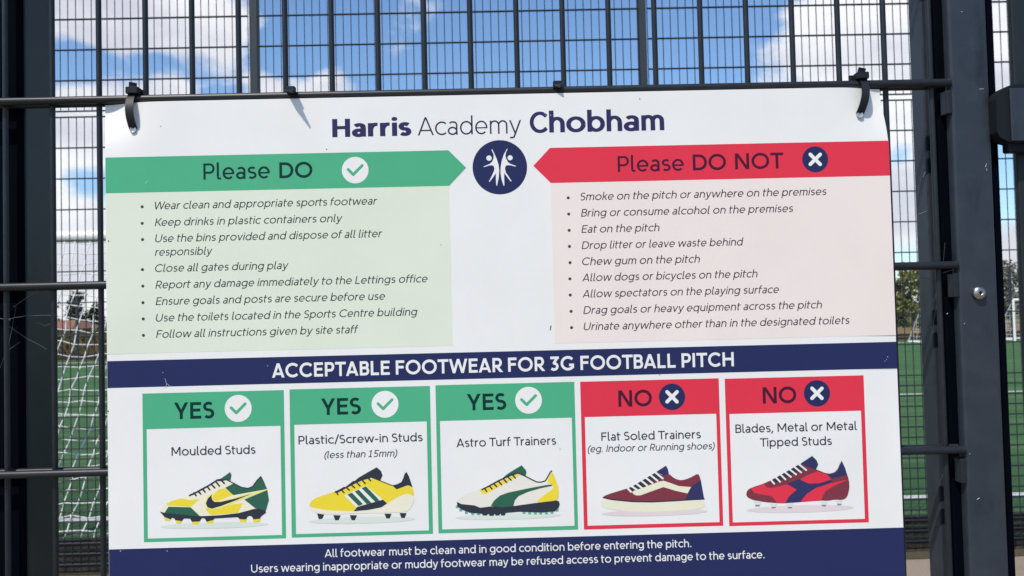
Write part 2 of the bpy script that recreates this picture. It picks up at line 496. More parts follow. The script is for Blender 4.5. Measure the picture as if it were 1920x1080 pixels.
def glyph(ch, w):
    """returns outline polygons and the advance width"""
    p = Pen(w)
    h, o = p.h, 9
    b = 53 + (85 - w) * 0.12        # stem side bearing
    c = 33 + (85 - w) * 0.10        # round side bearing
    ex = (w - 85) * 0.55            # bold letters are wider
    def arch(xl, xr, y1=0, H=XH):   # arch from a stem at xl (outer left) to outer right xr
        rx = (xr - xl - w) / 2
        ry = min(rx * 1.05, H * 0.42)
        p.arc((xl + xr) / 2, H + o - h - ry, rx, ry, 165, 0)
        p.bar(xr - w, y1, xr, H + o - h - ry)
    if ch == ' ': return [], 215
    if ch == 'a':
        W = 385 + ex; x0, x1 = c, c + W
        rx = (W - w) / 2 * 0.92
        ry = rx * 0.80
        p.arc(x1 - h - rx, XH + o - h - ry, rx, ry, 148, 0)
        p.bar(x1 - w, 0, x1, XH + o - h - ry)
        H = XH * 0.60
        p.arc(x0 + (W * 0.98) / 2, H / 2 - o / 2, W * 0.49 - h, (H + o) / 2 - h * 0.92, 20, 345)
        return p.p, x1 + b
    if ch in 'bp':
        W = 495 + ex; x0, x1 = b, b + W
        p.ring(x0, x1, -o, XH + o)
        p.bar(x0, 0 if ch == 'b' else DSC, x0 + w, ASC if ch == 'b' else XH)
        return p.p, x1 + c
    if ch in 'dq':
        W = 495 + ex; x0, x1 = c, c + W
        p.ring(x0, x1, -o, XH + o)
        p.bar(x1 - w, 0 if ch == 'd' else DSC, x1, ASC if ch == 'd' else XH)
        return p.p, x1 + b
    if ch == 'g':
        W = 490 + ex; x0, x1 = c, c + W
        p.ring(x0, x1, 10, XH + o)
        ry = 150
        p.bar(x1 - w, DSC + ry + h - 5, x1, XH)
        p.arc((x0 + x1) / 2, DSC + ry + h - 5, W / 2 - h, ry, 0, -140)
        return p.p, x1 + b
    if ch == 'c':
        W = 440 + ex; x0 = c
        p.arc(x0 + 265 + ex / 2, XH / 2, 265 + ex / 2 - h, XH / 2 + o - h, 47, 313)
        return p.p, x0 + W + 15
    if ch == 'e':
        W = 480 + ex; x0, x1 = c, c + W
        cx, cy, rx, ry = (x0 + x1) / 2, XH / 2, W / 2 - h, XH / 2 + o - h
        p.arc(cx, cy, rx, ry, -6, 316)
        p.bar(x0 + h, cy - h * .8 - 12, x1 - h * .4, cy + h * .8 - 12)
        return p.p, x1 + c
    if ch == 'f':
        x0 = 70; r = 125
        p.bar(x0, 0, x0 + w, ASC - r - h)
        p.arc(x0 + h + r, ASC - r - h + 5, r, r, 180, 78)
        p.bar(15, XH - w * .92, x0 + w + 150, XH)
        return p.p, x0 + w + 165
    if ch in 'hnm':
        W = 430 + ex; x0 = b
        p.bar(x0, 0, x0 + w, ASC if ch == 'h' else XH)
        if ch == 'm':
            W = 375 + ex
            arch(x0, x0 + W); arch(x0 + W - w, x0 + 2 * W - w)
            return p.p, x0 + 2 * W - w + b - 6
        arch(x0, x0 + W)
        return p.p, x0 + W + b - 6
    if ch == 'u':
        W = 430 + ex; x0, x1 = b - 6, b - 6 + W
        rx = (W - w) / 2; ry = min(rx * 1.05, XH * 0.42)
        p.bar(x1 - w, 0, x1, XH)
        p.bar(x0, ry + h - o, x0 + w, XH)
        p.arc((x0 + x1) / 2, ry + h - o, rx, ry, 180, 345)
        return p.p, x1 + b
    if ch == 'i':
        p.bar(b, 0, b + w, XH)
        p.dot(b + h, XH + 140, w * .60)
        return p.p, 2 * b + w
    if ch == 'l':
        r = 60
        p.bar(b, r + h, b + w, ASC)
        p.arc(b + h + r, r + h - o, r, r, 180, 275)
        p.bar(b + h + r, -o, b + w + r + 22, w - o)
        return p.p, b + w + r + 52
    if ch == 't':
        r = 85; x0 = 82
        p.bar(x0, r + h - o, x0 + w, XH + 150)
        p.arc(x0 + h + r, r + h - o, r, r, 180, 285)
        p.bar(18, XH - w * .92, x0 + w + 150, XH)
        return p.p, x0 + w + 175
    if ch == 'k':
        x0 = b
        p.bar(x0, 0, x0 + w, ASC)
        p.dg(x0 + w + 20, XH * .44, x0 + 330 + ex, XH)
        p.dg(x0 + w + 85, XH * .60, x0 + 360 + ex, 0)
        return p.p, x0 + 415 + ex
    if ch == 'o':
        W = 540 + ex; x0, x1 = c, c + W
        p.ring(x0, x1, -o, XH + o)
        return p.p, x1 + c
    if ch == 'r':
        x0 = b; rx = 165; ry = 170
        p.bar(x0, 0, x0 + w, XH)
        p.arc(x0 + h + rx + 15, XH + o - h - ry, rx, ry, 172, 78)
        return p.p, x0 + w + 215
    if ch == 's':
        W = 365 + ex
        s_shape(p, c, c + W, XH, o)
        return p.p, c + W + c - 5
    if ch in 'vy':
        W = 470 + ex; wx = w * 1.1; x0 = 14
        p.dg(x0 + wx / 2, XH, x0 + W / 2, 0)
        if ch == 'v':
            p.dg(x0 + W - wx / 2, XH, x0 + W / 2, 0)
        else:
            xb = x0 + W / 2 - (W / 2 - wx / 2) * 0.30
            p.dg(x0 + W - wx / 2, XH, xb, -XH * .30)
            p.path([(xb + 4, -XH * .28), (xb - 50, DSC + h + 5), (xb - 145, DSC + h + 2)])
        return p.p, W + 28
    if ch == 'w':
        W = 740 + ex; wx = w * 1.08; x0 = 14
        m = x0 + W / 2
        p.dg(x0 + wx / 2, XH, x0 + W * .26, 0); p.dg(m, XH, x0 + W * .26, 0, .95)
        p.dg(m, XH, x0 + W * .74, 0, .95); p.dg(x0 + W - wx / 2, XH, x0 + W * .74, 0)
        return p.p, W + 28
    # capitals
    H = CAP
    b2 = b + 14
    if ch == 'A':
        W = 620 + ex; wx = w * 1.1; x0 = 12; m = x0 + W / 2
        p.dg(x0 + wx / 2, 0, m, H); p.dg(x0 + W - wx / 2, 0, m, H)
        k = 0.27
        p.bar(x0 + wx / 2 + (W / 2 - wx / 2) * k, H * k - h, x0 + W - wx / 2 - (W / 2 - wx / 2) * k, H * k + h * .8)
        return p.p, W + 24
    if ch in 'BPR':
        x0 = b2; x1 = x0 + (450 if ch == 'B' else 455) + ex
        p.bar(x0, 0, x0 + w, H)
        ym = H * (0.53 if ch == 'B' else 0.42)
        r1 = (H - ym) / 2
        xa = x1 - (20 if ch == 'B' else 0) - r1
        p.bar(x0 + h, H - w, xa, H); p.bar(x0 + h, ym - h, xa, ym + h)
        p.arc(xa, (H - h + ym) / 2, r1 - h + 5, (H - h - ym) / 2, 90, -90)
        if ch == 'B':
            r2 = ym / 2; xb = x1 - r2
            p.bar(x0 + h, 0, xb, w)
            p.arc(xb, (ym + h) / 2, r2 - h + 10, (ym - h) / 2, 90, -90)
        if ch == 'R':
            p.dg(x0 + 240, ym - h * .5, x1 - 10 - w * .1, 0)
            return p.p, x1 + 50
        return p.p, x1 + c
    if ch in 'CG':
        W = 700 + ex; x0 = c + 6
        cx = x0 + W * .52; rx, ry = W * .52 - h, H / 2 + o - h
        p.arc(cx, H / 2, rx, ry, 42, 318 if ch == 'C' else 325)
        if ch == 'G':
            xr = cx + rx * .84
            p.bar(xr - w * .6, h * 1.6, xr + w * .4, H * .47)
            p.bar(cx + rx * .2, H * .47 - w, xr + w * .4, H * .47)
            return p.p, x0 + W * .98 + 40
        return p.p, x0 + W * .92 + 22
    if ch == 'D':
        x0 = b2; W = 590 + ex; x1 = x0 + W
        p.bar(x0, 0, x0 + w, H)
        rx = 330 + ex / 2; xa = x1 - rx
        p.bar(x0 + h, H - w, xa, H); p.bar(x0 + h, 0, xa, w)
        p.arc(xa, H / 2, rx - h, H / 2 - h, 90, -90)
        return p.p, x1 + c
    if ch in 'EFL':
        x0 = b2; W = (430 if ch == 'E' else 415 if ch == 'F' else 395) + ex
        p.bar(x0, 0, x0 + w, H)
        if ch in 'EF':
            p.bar(x0 + h, H - w, x0 + W, H)
            p.bar(x0 + h, H * .52 - h, x0 + W * .92, H * .52 + h)
        if ch in 'EL':
            p.bar(x0 + h, 0, x0 + W, w)
        return p.p, x0 + W + 38
    if ch == 'H':
        x0 = b2; W = 560 + ex
        p.bar(x0, 0, x0 + w, H); p.bar(x0 + W - w, 0, x0 + W, H); p.bar(x0 + h, H * .52 - h, x0 + W - h, H * .52 + h)
        return p.p, x0 + W + b2
    if ch == 'I':
        p.bar(b2, 0, b2 + w, H)
        return p.p, 2 * b2 + w
    if ch == 'K':
        x0 = b2
        p.bar(x0, 0, x0 + w, H)
        p.dg(x0 + w + 10, H * .42, x0 + 440 + ex, H)
        p.dg(x0 + w + 90, H * .56, x0 + 470 + ex, 0)
        return p.p, x0 + 525 + ex
    if ch == 'M':
        x0 = b2; W = 680 + ex; m = x0 + W / 2
        p.bar(x0, 0, x0 + w, H); p.bar(x0 + W - w, 0, x0 + W, H)
        p.dg(x0 + w * .62, H, m, H * .22); p.dg(x0 + W - w * .62, H, m, H * .22)
        return p.p, x0 + W + b2
    if ch == 'N':
        x0 = b2; W = 580 + ex
        p.bar(x0, 0, x0 + w, H); p.bar(x0 + W - w, 0, x0 + W, H)
        p.dg(x0 + w * .62, H, x0 + W - w * .62, 0)
        return p.p, x0 + W + b2
    if ch == 'O':
        W = 740 + ex; x0 = c + 6
        p.ring(x0, x0 + W, -o, H + o)
        return p.p, x0 + W + c + 6
    if ch == 'S':
        W = 440 + ex
        s_shape(p, c, c + W, H, o)
        return p.p, c + W + c
    if ch == 'T':
        W = 530 + ex; x0 = 16
        p.bar(x0, H - w, x0 + W, H); p.bar(x0 + W / 2 - h, 0, x0 + W / 2 + h, H - h)
        return p.p, W + 32
    if ch == 'U':
        x0 = b2; W = 560 + ex; rx = W / 2 - h; ry = 255
        p.bar(x0, ry + h - o, x0 + w, H); p.bar(x0 + W - w, ry + h - o, x0 + W, H)
        p.arc(x0 + W / 2, ry + h - o, rx, ry, 180, 360)
        return p.p, x0 + W + b2
    if ch == 'W':
        W = 920 + ex; wx = w * 1.06; x0 = 14; m = x0 + W / 2
        p.dg(x0 + wx / 2, H, x0 + W * .27, 0); p.dg(m, H, x0 + W * .27, 0, .95)
        p.dg(m, H, x0 + W * .73, 0, .95); p.dg(x0 + W - wx / 2, H, x0 + W * .73, 0)
        return p.p, W + 28
    if ch == 'Y':
        W = 560 + ex; wx = w * 1.15; x0 = 12; m = x0 + W / 2
        p.dg(x0 + wx / 2, H, m, H * .38); p.dg(x0 + W - wx / 2, H, m, H * .38)
        p.bar(m - h, 0, m + h, H * .44)
        return p.p, W + 24
    if ch == '1':
        x0 = 190
        p.bar(x0, 0, x0 + w, H); p.dg(x0 + h - 140, H * .80, x0 + h, H - h * .3); p.bar(x0 - 120, 0, x0 + w + 120, w)
        return p.p, 480
    if ch == '3':
        W = 430 + ex
        p.bar(70, H - w, 60 + W, H)
        p.dg(60 + W - w * .7, H - h, 235 + ex * .5, H * .52)
        p.arc(60 + W * .43, H * .30, W * .52 - h, H * .30 + o - h, 105, -140)
        return p.p, W + 110
    if ch == '5':
        W = 420 + ex
        p.bar(95, H - w, 60 + W, H); p.bar(95, H * .45, 95 + w, H)
        p.arc(60 + W * .43, H * .30, W * .54 - h, H * .31 + o - h, 128, -140)
        return p.p, W + 110
    if ch == '/':
        p.dg(20 + h, -70, 340, ASC + 20)
        return p.p, 370
    if ch == '-':
        p.bar(45, XH * .5 - h, 300, XH * .5 + h)
        return p.p, 345
    if ch == '(':
        p.arc(560, 270, 480, 560, 128, 232)
        return p.p, 270
    if ch == ')':
        p.arc(-290, 270, 480, 560, 52, -52)
        return p.p, 270
    if ch == '.':
        p.dot(60 + w * .6, w * .52, w * .60)
        return p.p, 120 + w * 1.2
    if ch == ',':
        p.dg(60 + w * .8, w * 1.15, 40, -110)
        return p.p, 120 + w * 1.2
    raise ValueError('no glyph ' + ch)

GC = {}
def hull(pts):
    pts = sorted(set(pts))
    def half(ps):
        o = []
        for q in ps:
            while len(o) > 1 and (o[-1][0] - o[-2][0]) * (q[1] - o[-2][1]) - (o[-1][1] - o[-2][1]) * (q[0] - o[-2][0]) <= 1e-9: o.pop()
            o.append(q)
        return o[:-1]
    return half(pts) + half(pts[::-1])

def glyph_mesh(ch, w):
    if (ch, w) not in GC:
        if isinstance(w, tuple):               # (pen weight, extra stem width, tighter spacing)
            polys, adv = glyph(ch, w[0])
            q_ = {'C': .80, 'a': 1.10, 'o': 1.02, 'r': 1.05, 's': 1.05}.get(ch, 1.0)
            polys, adv = [[(x * q_, y) for x, y in q] for q in polys], adv * q_
            polys = [hull(q + [(x + w[1], y) for x, y in q]) for q in polys]
            adv += w[1] - w[2]
        else:
            polys, adv = glyph(ch, w)
        if not polys:
            GC[(ch, w)] = ([], [], adv)
        else:
            v, f = [], []
            for q in polys:
                f.append(list(range(len(v), len(v) + len(q))))
                v += [Vector(a) for a in q]
            ov, oe, of, _, _, src = delaunay_2d_cdt(v, [], f, 1, 0.05)
            of = [t for t, s in zip(of, src) if s]
            GC[(ch, w)] = ([(a.x, a.y) for a in ov], of, adv)
    return GC[(ch, w)]

# ------------------------------------------------------------------ the notice board (front face in the plane y = D)
D = 0.854
PXM = D / F                                      # metres on the board per photo pixel
LAYER = 0.00004

def B(px, py, k=1.0):
    """board surface point for this pixel, lifted k print layers"""
    q = P(px, py, D)
    return Vector((q.x, D - LAYER * k, q.z))

def lettering(s, xl, yb, xr, cap, w, name, mat, parent, k, ital=False, label=None):
    a, e = P(xl, yb, D), P(xr, yb - 0.024 * (xr - xl), D)
    sc = cap * PXM / CAP
    sh = math.tan(R(11)) if ital else 0
    x, vs, fs = 0, [], []
    prev = ''
    for ch in s:
        gv, gf, adv = glyph_mesh(ch, w)
        if prev + ch in ('Ke', 'We', 'Tr', 'Tu', 'Ti', 'ry', 'rt'): x -= 45
        if prev + ch in ('TA', 'LT', 'TB'): x -= 30
        bse = len(vs)
        vs += [(x + q[0] + sh * q[1], q[1]) for q in gv]
        fs += [[bse + i for i in t] for t in gf]
        x += adv
        prev = ch
    x0, x1 = min(q[0] for q in vs), max(q[0] for q in vs)
    kx = (e.x - a.x) / (x1 - x0)
    if not 0.86 < kx / sc < 1.12:
        print('STRETCH %.2f %s' % (kx / sc, s))
    m = MB()
    m.add([(a.x + (q[0] - x0) * kx, D - LAYER * k, a.z + q[1] * sc) for q in vs], [t[::-1] if False else t for t in fs])
    return m.build(name, mat, parent, label)

def flat(m, pts, k, mi=0, fn=None):
    q = [B(x, y, k) for (x, y) in pts]
    area = sum(q[i].x * q[(i + 1) % len(q)].z - q[(i + 1) % len(q)].x * q[i].z for i in range(len(q)))
    if area < 0: q = q[::-1]
    return m.add(q, [tuple(range(len(q)))], mi)

def disc(m, x, y, r, k, mi=0, n=48):
    c = B(x, y, k); rr = r * PXM
    vs = [(c.x + rr * math.cos(2 * math.pi * i / n), c.y, c.z + rr * math.sin(2 * math.pi * i / n)) for i in range(n)]
    return m.add(vs, [tuple(range(n))], mi)

def strokes(m, lines, w, k, mi=0, rnd=True):
    """drawn lines of width w, united into one flat shape"""
    p = Pen(w)
    for ln in lines:
        for a, b in zip(ln, ln[1:]):
            p.path([a, b])
        if rnd:
            for (x, y) in ln:
                p.poly([(x + w / 2 * math.cos(R(t)), y + w / 2 * math.sin(R(t))) for t in range(0, 360, 30)])
    v, f = [], []
    for q in p.p:
        f.append(list(range(len(v), len(v) + len(q))))
        v += [Vector(a) for a in q]
    ov, oe, of, _, _, src = delaunay_2d_cdt(v, [], f, 1, 0.001)
    of = [t for t, s in zip(of, src) if s]
    return m.add([B(a.x, a.y, k) for a in ov], [t[::-1] for t in of], mi)

def rect(tl, tr, br, bl):
    """pixel corners -> upright board rectangle (x0, x1, z0, z1)"""
    a, b, c, d = (P(*q, D) for q in (tl, tr, br, bl))
    return ((a.x + d.x) / 2, (b.x + c.x) / 2, (c.z + d.z) / 2, (a.z + b.z) / 2)

def quad(m, r, k, mi=0):
    x0, x1, z0, z1 = r
    y = D - LAYER * k
    return m.add([(x0, y, z0), (x1, y, z0), (x1, y, z1), (x0, y, z1)], [(0, 1, 2, 3)], mi)

SX0, SX1 = -736.6 / F * D, 741.2 / F * D
SZ1 = EYE.z + 409.0 / F * D
SZ0 = EYE.z - 640.0 / F * D
board = thing('notice_board', 'large white printed pitch rules notice board tied to the mesh gate', 'sign', ((SX0 + SX1) / 2, D, SZ0))

# panel: 3 mm sheet whose upper corners are pulled back by the cable ties
def pull(x, z):
    dl, dr, dz = x - SX0, SX1 - x, SZ1 - z
    a = 0.0115 * math.exp(-(dl / 0.030) ** 2 - (dz / 0.030) ** 2)
    b = 0.0080 * math.exp(-(dr / 0.030) ** 2 - (dz / 0.040) ** 2)
    return a, b

m = MB()
xs = [SX0 + i * 0.002 for i in range(24)] + [SX0 + .048 + .008 * i for i in range(6)] + [SX0 + 0.1 + (SX1 - SX0 - 0.2) * i / 10 for i in range(11)] + [SX1 - 0.004 * i for i in range(23, -1, -1)]
zs = [SZ1 - 0.0015 * i for i in range(14)] + [SZ1 - 0.0225 - 0.0035 * i for i in range(11)] + [SZ1 - 0.0605, SZ0]
for (back, t) in ((0, 0.0), (1, 0.003)):
    vs = []
    for z in zs:
        for x in xs:
            a, b = pull(x, z)
            vs.append((x - a * .42 - b * .55, D + t + a + b, z - b * .10))
    n = len(xs)
    fs = []
    for j in range(len(zs) - 1):
        for i in range(n - 1):
            q = (j * n + i, (j + 1) * n + i, (j + 1) * n + i + 1, j * n + i + 1)
            fs.append(q if not back else q[::-1])
    m.add(vs, fs, 0, True)
nn = len(xs) * len(zs)
n, k = len(xs), len(zs)
b0 = len(m.v)
m.v += [v.copy() for v in m.v[:2 * nn]]
edge = [i for i in range(n)] + [j * n + n - 1 for j in range(1, k)] + [(k - 1) * n + i for i in range(n - 2, -1, -1)] + [j * n for j in range(k - 2, 0, -1)]
for a, b in zip(edge, edge[1:] + edge[:1]):
    m.f.append([b0 + a, b0 + b, b0 + b + nn, b0 + a + nn]); m.m.append(0); m.s.append(False)
m.build('panel', M['white'], board)

lettering('Harris', 623.2, 257.4, 771.6, 34.5, (126, 60, 34), 'heading_lettering', M['heading'], board, 2, label='bold navy word Harris')
lettering('Academy', 783.4, 254.0, 977.6, 34.4, 58, 'heading_lettering', M['heading_light'], board, 2, label='thin dark word Academy')
lettering('Chobham', 993.6, 249.4, 1245.8, 39.8, (108, 34, 34), 'heading_lettering', M['heading'], board, 2, label='bold navy word Chobham')

# emblem
m = MB(); disc(m, 937.2, 313.6, 51.4, 2)
emb = m.build('emblem', M['navy'], board, 'round navy emblem with two white dancing figures')
def z8(pts, ox=870, oy=250, s=8.307):
    return [(ox + x / s, oy + y / s) for x, y in pts]
fl = [(428, 255), (440, 248), (470, 310), (510, 400), (538, 490), (549, 580), (541, 690), (515, 812), (503, 816), (497, 720), (497, 620), (470, 660),
      (400, 755), (387, 752), (430, 670), (466, 590), (475, 550), (465, 515), (440, 497), (400, 499), (310, 526), (303, 518), (400, 477), (440, 440), (460, 390), (462, 330)]
fr = [(668, 243), (681, 238), (655, 295), (645, 350), (658, 400), (690, 455), (730, 478), (808, 508), (803, 518), (720, 497), (665, 497), (642, 520), (639, 560), (652, 610),
      (690, 665), (740, 742), (729, 752), (680, 690), (625, 615), (627, 720), (629, 814), (615, 814), (585, 720), (569, 620), (572, 520), (590, 420), (620, 330)]
for poly, head in ((fl, (390, 386, 42)), (fr, (718, 381, 40))):
    m = MB(); flat(m, z8(poly), 3).build('emblem_figure', M['white'], emb)
    hx, hy = z8([head[:2]])[0]; disc(MB(), hx, hy, head[2] / 8.307, 3, n=24).build('emblem_head', M['white'], emb)

def tick(x, y, parent, mat):
    m = MB(); disc(m, x, y, 25.0, 4); m.build('badge', M['white'], parent, 'white round badge')
    m = MB(); strokes(m, [[(x - 13.2, y - 1.2), (x - 3.5, y + 8.4), (x + 13.2, y - 8.7)]], 5.4, 5); m.build('badge_mark', mat, parent, 'green tick')
def cross(x, y, parent):
    m = MB(); disc(m, x, y, 24.6, 4); m.build('badge', M['navy'], parent, 'navy round badge')
    m = MB(); strokes(m, [[(x - 9.3, y - 9.3), (x + 9.3, y + 9.3)], [(x + 9.3, y - 9.3), (x - 9.3, y + 9.3)]], 6.6, 5); m.build('badge_mark', M['white'], parent, 'white cross')

# the two pale lists, under their banners
r = rect((197, 355), (848, 345), (848, 648.5), (197, 665)); zb = (P(202, 664.5, D).z + P(848, 648, D).z) / 2
zt = (P(198, 361.5, D).z + P(841, 349.5, D).z) / 2
m = MB(); quad(m, (SX0 + .0004, P(845, 500, D).x, zb, zt), 2)
lp = m.build('rule_list', M['pale_green'], board, 'pale green list of things to do')
m = MB(); quad(m, (P(1037, 500, D).x, SX1 - .0004, (P(1041, 643, D).z + P(1680, 629.5, D).z) / 2, (P(1033, 344.5, D).z + P(1668, 328, D).z) / 2), 2)
rp = m.build('rule_list', M['pale_pink'], board, 'pale pink list of things not to do')

za, zc = (P(198, 294.5, D).z + P(841, 282.8, D).z) / 2, zt
xk, xt = P(841.5, 316, D).x, P(874, 314, D).x
m = MB(); y = D - LAYER * 3
m.add([(SX0 + .0003, y, zc), (xk, y, zc), (xt, y, (za + zc) / 2), (xk, y, za), (SX0 + .0003, y, za)], [(0, 1, 2, 3, 4)])
gb = m.build('banner', M['green'], board, 'green arrow banner pointing right')
lettering('Please', 381.6, 337.0, 506.2, 30.6, 92, 'banner_lettering', M['on_green'], gb, 4)
lettering('DO', 524.0, 334.4, 586.2, 30.0, 122, 'banner_lettering', M['on_green'], gb, 4)
tick(666, 319, gb, M['green'])
za, zc = (P(1031, 278, D).z + P(1667, 263, D).z) / 2, (P(1033, 344.5, D).z + P(1668, 328, D).z) / 2
xk, xt = P(1032, 311, D).x, P(1000, 311, D).x
m = MB()
m.add([(SX1 - .0003, y, zc), (SX1 - .0003, y, za), (xk, y, za), (xt, y, (za + zc) / 2), (xk, y, zc)], [(0, 1, 2, 3, 4)])
rb = m.build('banner', M['red'], board, 'red arrow banner pointing left')
lettering('Please', 1158.6, 322.6, 1282.4, 30.2, 92, 'banner_lettering', M['on_red'], rb, 4)
lettering('DO', 1299.4, 319.6, 1361.6, 30.2, 116, 'banner_lettering', M['on_red'], rb, 4)
lettering('NOT', 1378.6, 317.7, 1469.2, 30.2, 116, 'banner_lettering', M['on_red'], rb, 4)
cross(1528.4, 298.8, rb)

LEFT = [('Wear clean and appropriate sports footwear', 290.3, 392.8, 707.6, 387.7), ('Keep drinks in plastic containers only', 290.3, 424.0, 642.2, 418.8),
        ('Use the bins provided and dispose of all litter', 291, 454.4, 717, 449.2), ('responsibly', 290.5, 479.8, 398.6, None),
        ('Close all gates during play', 290.8, 510.2, 541.2, 505.5), ('Report any damage immediately to the Lettings office', 291.5, 541.2, 802, 536.5),
        ('Ensure goals and posts are secure before use', 291.8, 572.2, 722.2, 567.5), ('Use the toilets located in the Sports Centre building', 292.3, 603.2, 783, 598),
        ('Follow all instructions given by site staff', 292.6, 633.8, 672, 628.8)]
RIGHT = [('Smoke on the pitch or anywhere on the premises', 1088.2, 375.9, 1549.6, 371.0), ('Bring or consume alcohol on the premises', 1089.2, 406.4, 1487, 401.4),
         ('Eat on the pitch', 1090, 436.8, 1236.8, 431.9), ('Drop litter or leave waste behind', 1090.6, 467.2, 1394.4, 462.1), ('Chew gum on the pitch', 1091.6, 497.4, 1312.6, 492.5),
         ('Allow dogs or bicycles on the pitch', 1091.4, 527.7, 1420.6, 522.8), ('Allow spectators on the playing surface', 1092, 558.2, 1460.8, 553.2),
         ('Drag goals or heavy equipment across the pitch', 1093.6, 588.8, 1541.4, 583.8), ('Urinate anywhere other than in the designated toilets', 1094.6, 619.4, 1592.8, 614.3)]
for rows, par, mat in ((LEFT, lp, M['text']), (RIGHT, rp, M['text_pink'])):
    for i, (s, xl, yb, xr, bul) in enumerate(rows):
        o = lettering(s, xl, yb, xr, 14.6, 88, 'rule_lettering', mat, par, 3, ital=True)
        if bul:
            m = MB(); disc(m, xl - 23.6 + (0 if par is lp else 0.8), bul, 2.9, 3, n=16)
            m.build('bullet', mat, par)

# navy title strip
m = MB(); quad(m, (SX0 + .0002, SX1 - .0002, (P(201, 727, D).z + P(1683, 691, D).z) / 2, (P(200.5, 678, D).z + P(1682, 640, D).z) / 2), 2)
ts = m.build('title_strip', M['navy'], board, 'navy title strip with white capitals')
lettering('ACCEPTABLE FOOTWEAR FOR 3G FOOTBALL PITCH', 510.2, 708.2, 1376.2, 26.4, 128, 'title_lettering', M['white'], ts, 3)
m = MB(); quad(m, (SX0 + .0002, SX1 - .0002, SZ0 + .0004, (P(204, 1030, D).z + P(1694, 989.3, D).z) / 2), 2)
fs_ = m.build('footer_strip', M['navy'], board, 'navy footer strip with two lines of white text')
lettering('All footwear must be clean and in good condition before entering the pitch.', 609, 1044.8, 1296.5, 14.4, 90, 'footer_lettering', M['white'], fs_, 3)
lettering('Users wearing inappropriate or muddy footwear may be refused access to prevent damage to the surface.', 471, 1073.6, 1433.7, 14.4, 90, 'footer_lettering', M['white'], fs_, 3)

# ---- shoe pictures: flat printed shapes, in eighths of a photo pixel from each picture's corner
def ell(cx, cy, rx, ry, tilt=-1.5, n=40):
    t = R(tilt)
    return [(cx + rx * math.cos(2 * math.pi * i / n) * math.cos(t) - ry * math.sin(2 * math.pi * i / n) * math.sin(t),
             cy + rx * math.cos(2 * math.pi * i / n) * math.sin(t) + ry * math.sin(2 * math.pi * i / n) * math.cos(t)) for i in range(n)]

def soft(pts, keep=0.22):
    o = []
    n = len(pts)
    for i in range(n):
        a, b, c = pts[i - 1], pts[i], pts[(i + 1) % n]
        for t in (keep, 0, ):
            pass
        o.append((b[0] + (a[0] - b[0]) * keep, b[1] + (a[1] - b[1]) * keep))
        o.append((b[0] + (c[0] - b[0]) * keep, b[1] + (c[1] - b[1]) * keep))
    return o

def shoe(parent, ox, oy, layers, label):
    names, m, k = [], MB(), 4.0
    for (mat, kind, data) in layers:
        if mat not in names: names.append(mat)
        mi = names.index(mat)
        if kind == 'p':
            flat(m, [(ox + x / 8, oy + y / 8) for x, y in data], k, mi)
        elif kind == 'c':
            flat(m, [(ox + x / 8, oy + y / 8) for x, y in soft(data)], k, mi)
        elif kind == 'm':
            for d in data: flat(m, [(ox + x / 8, oy + y / 8) for x, y in d], k, mi)
        else:
            w, lines = data
            strokes(m, [[(ox + x / 8, oy + y / 8) for x, y in l] for l in lines], w / 8, k, mi, kind == 's')
        k += 0.5
    return m.build('shoe_picture', [M[n] for n in names], parent, label)

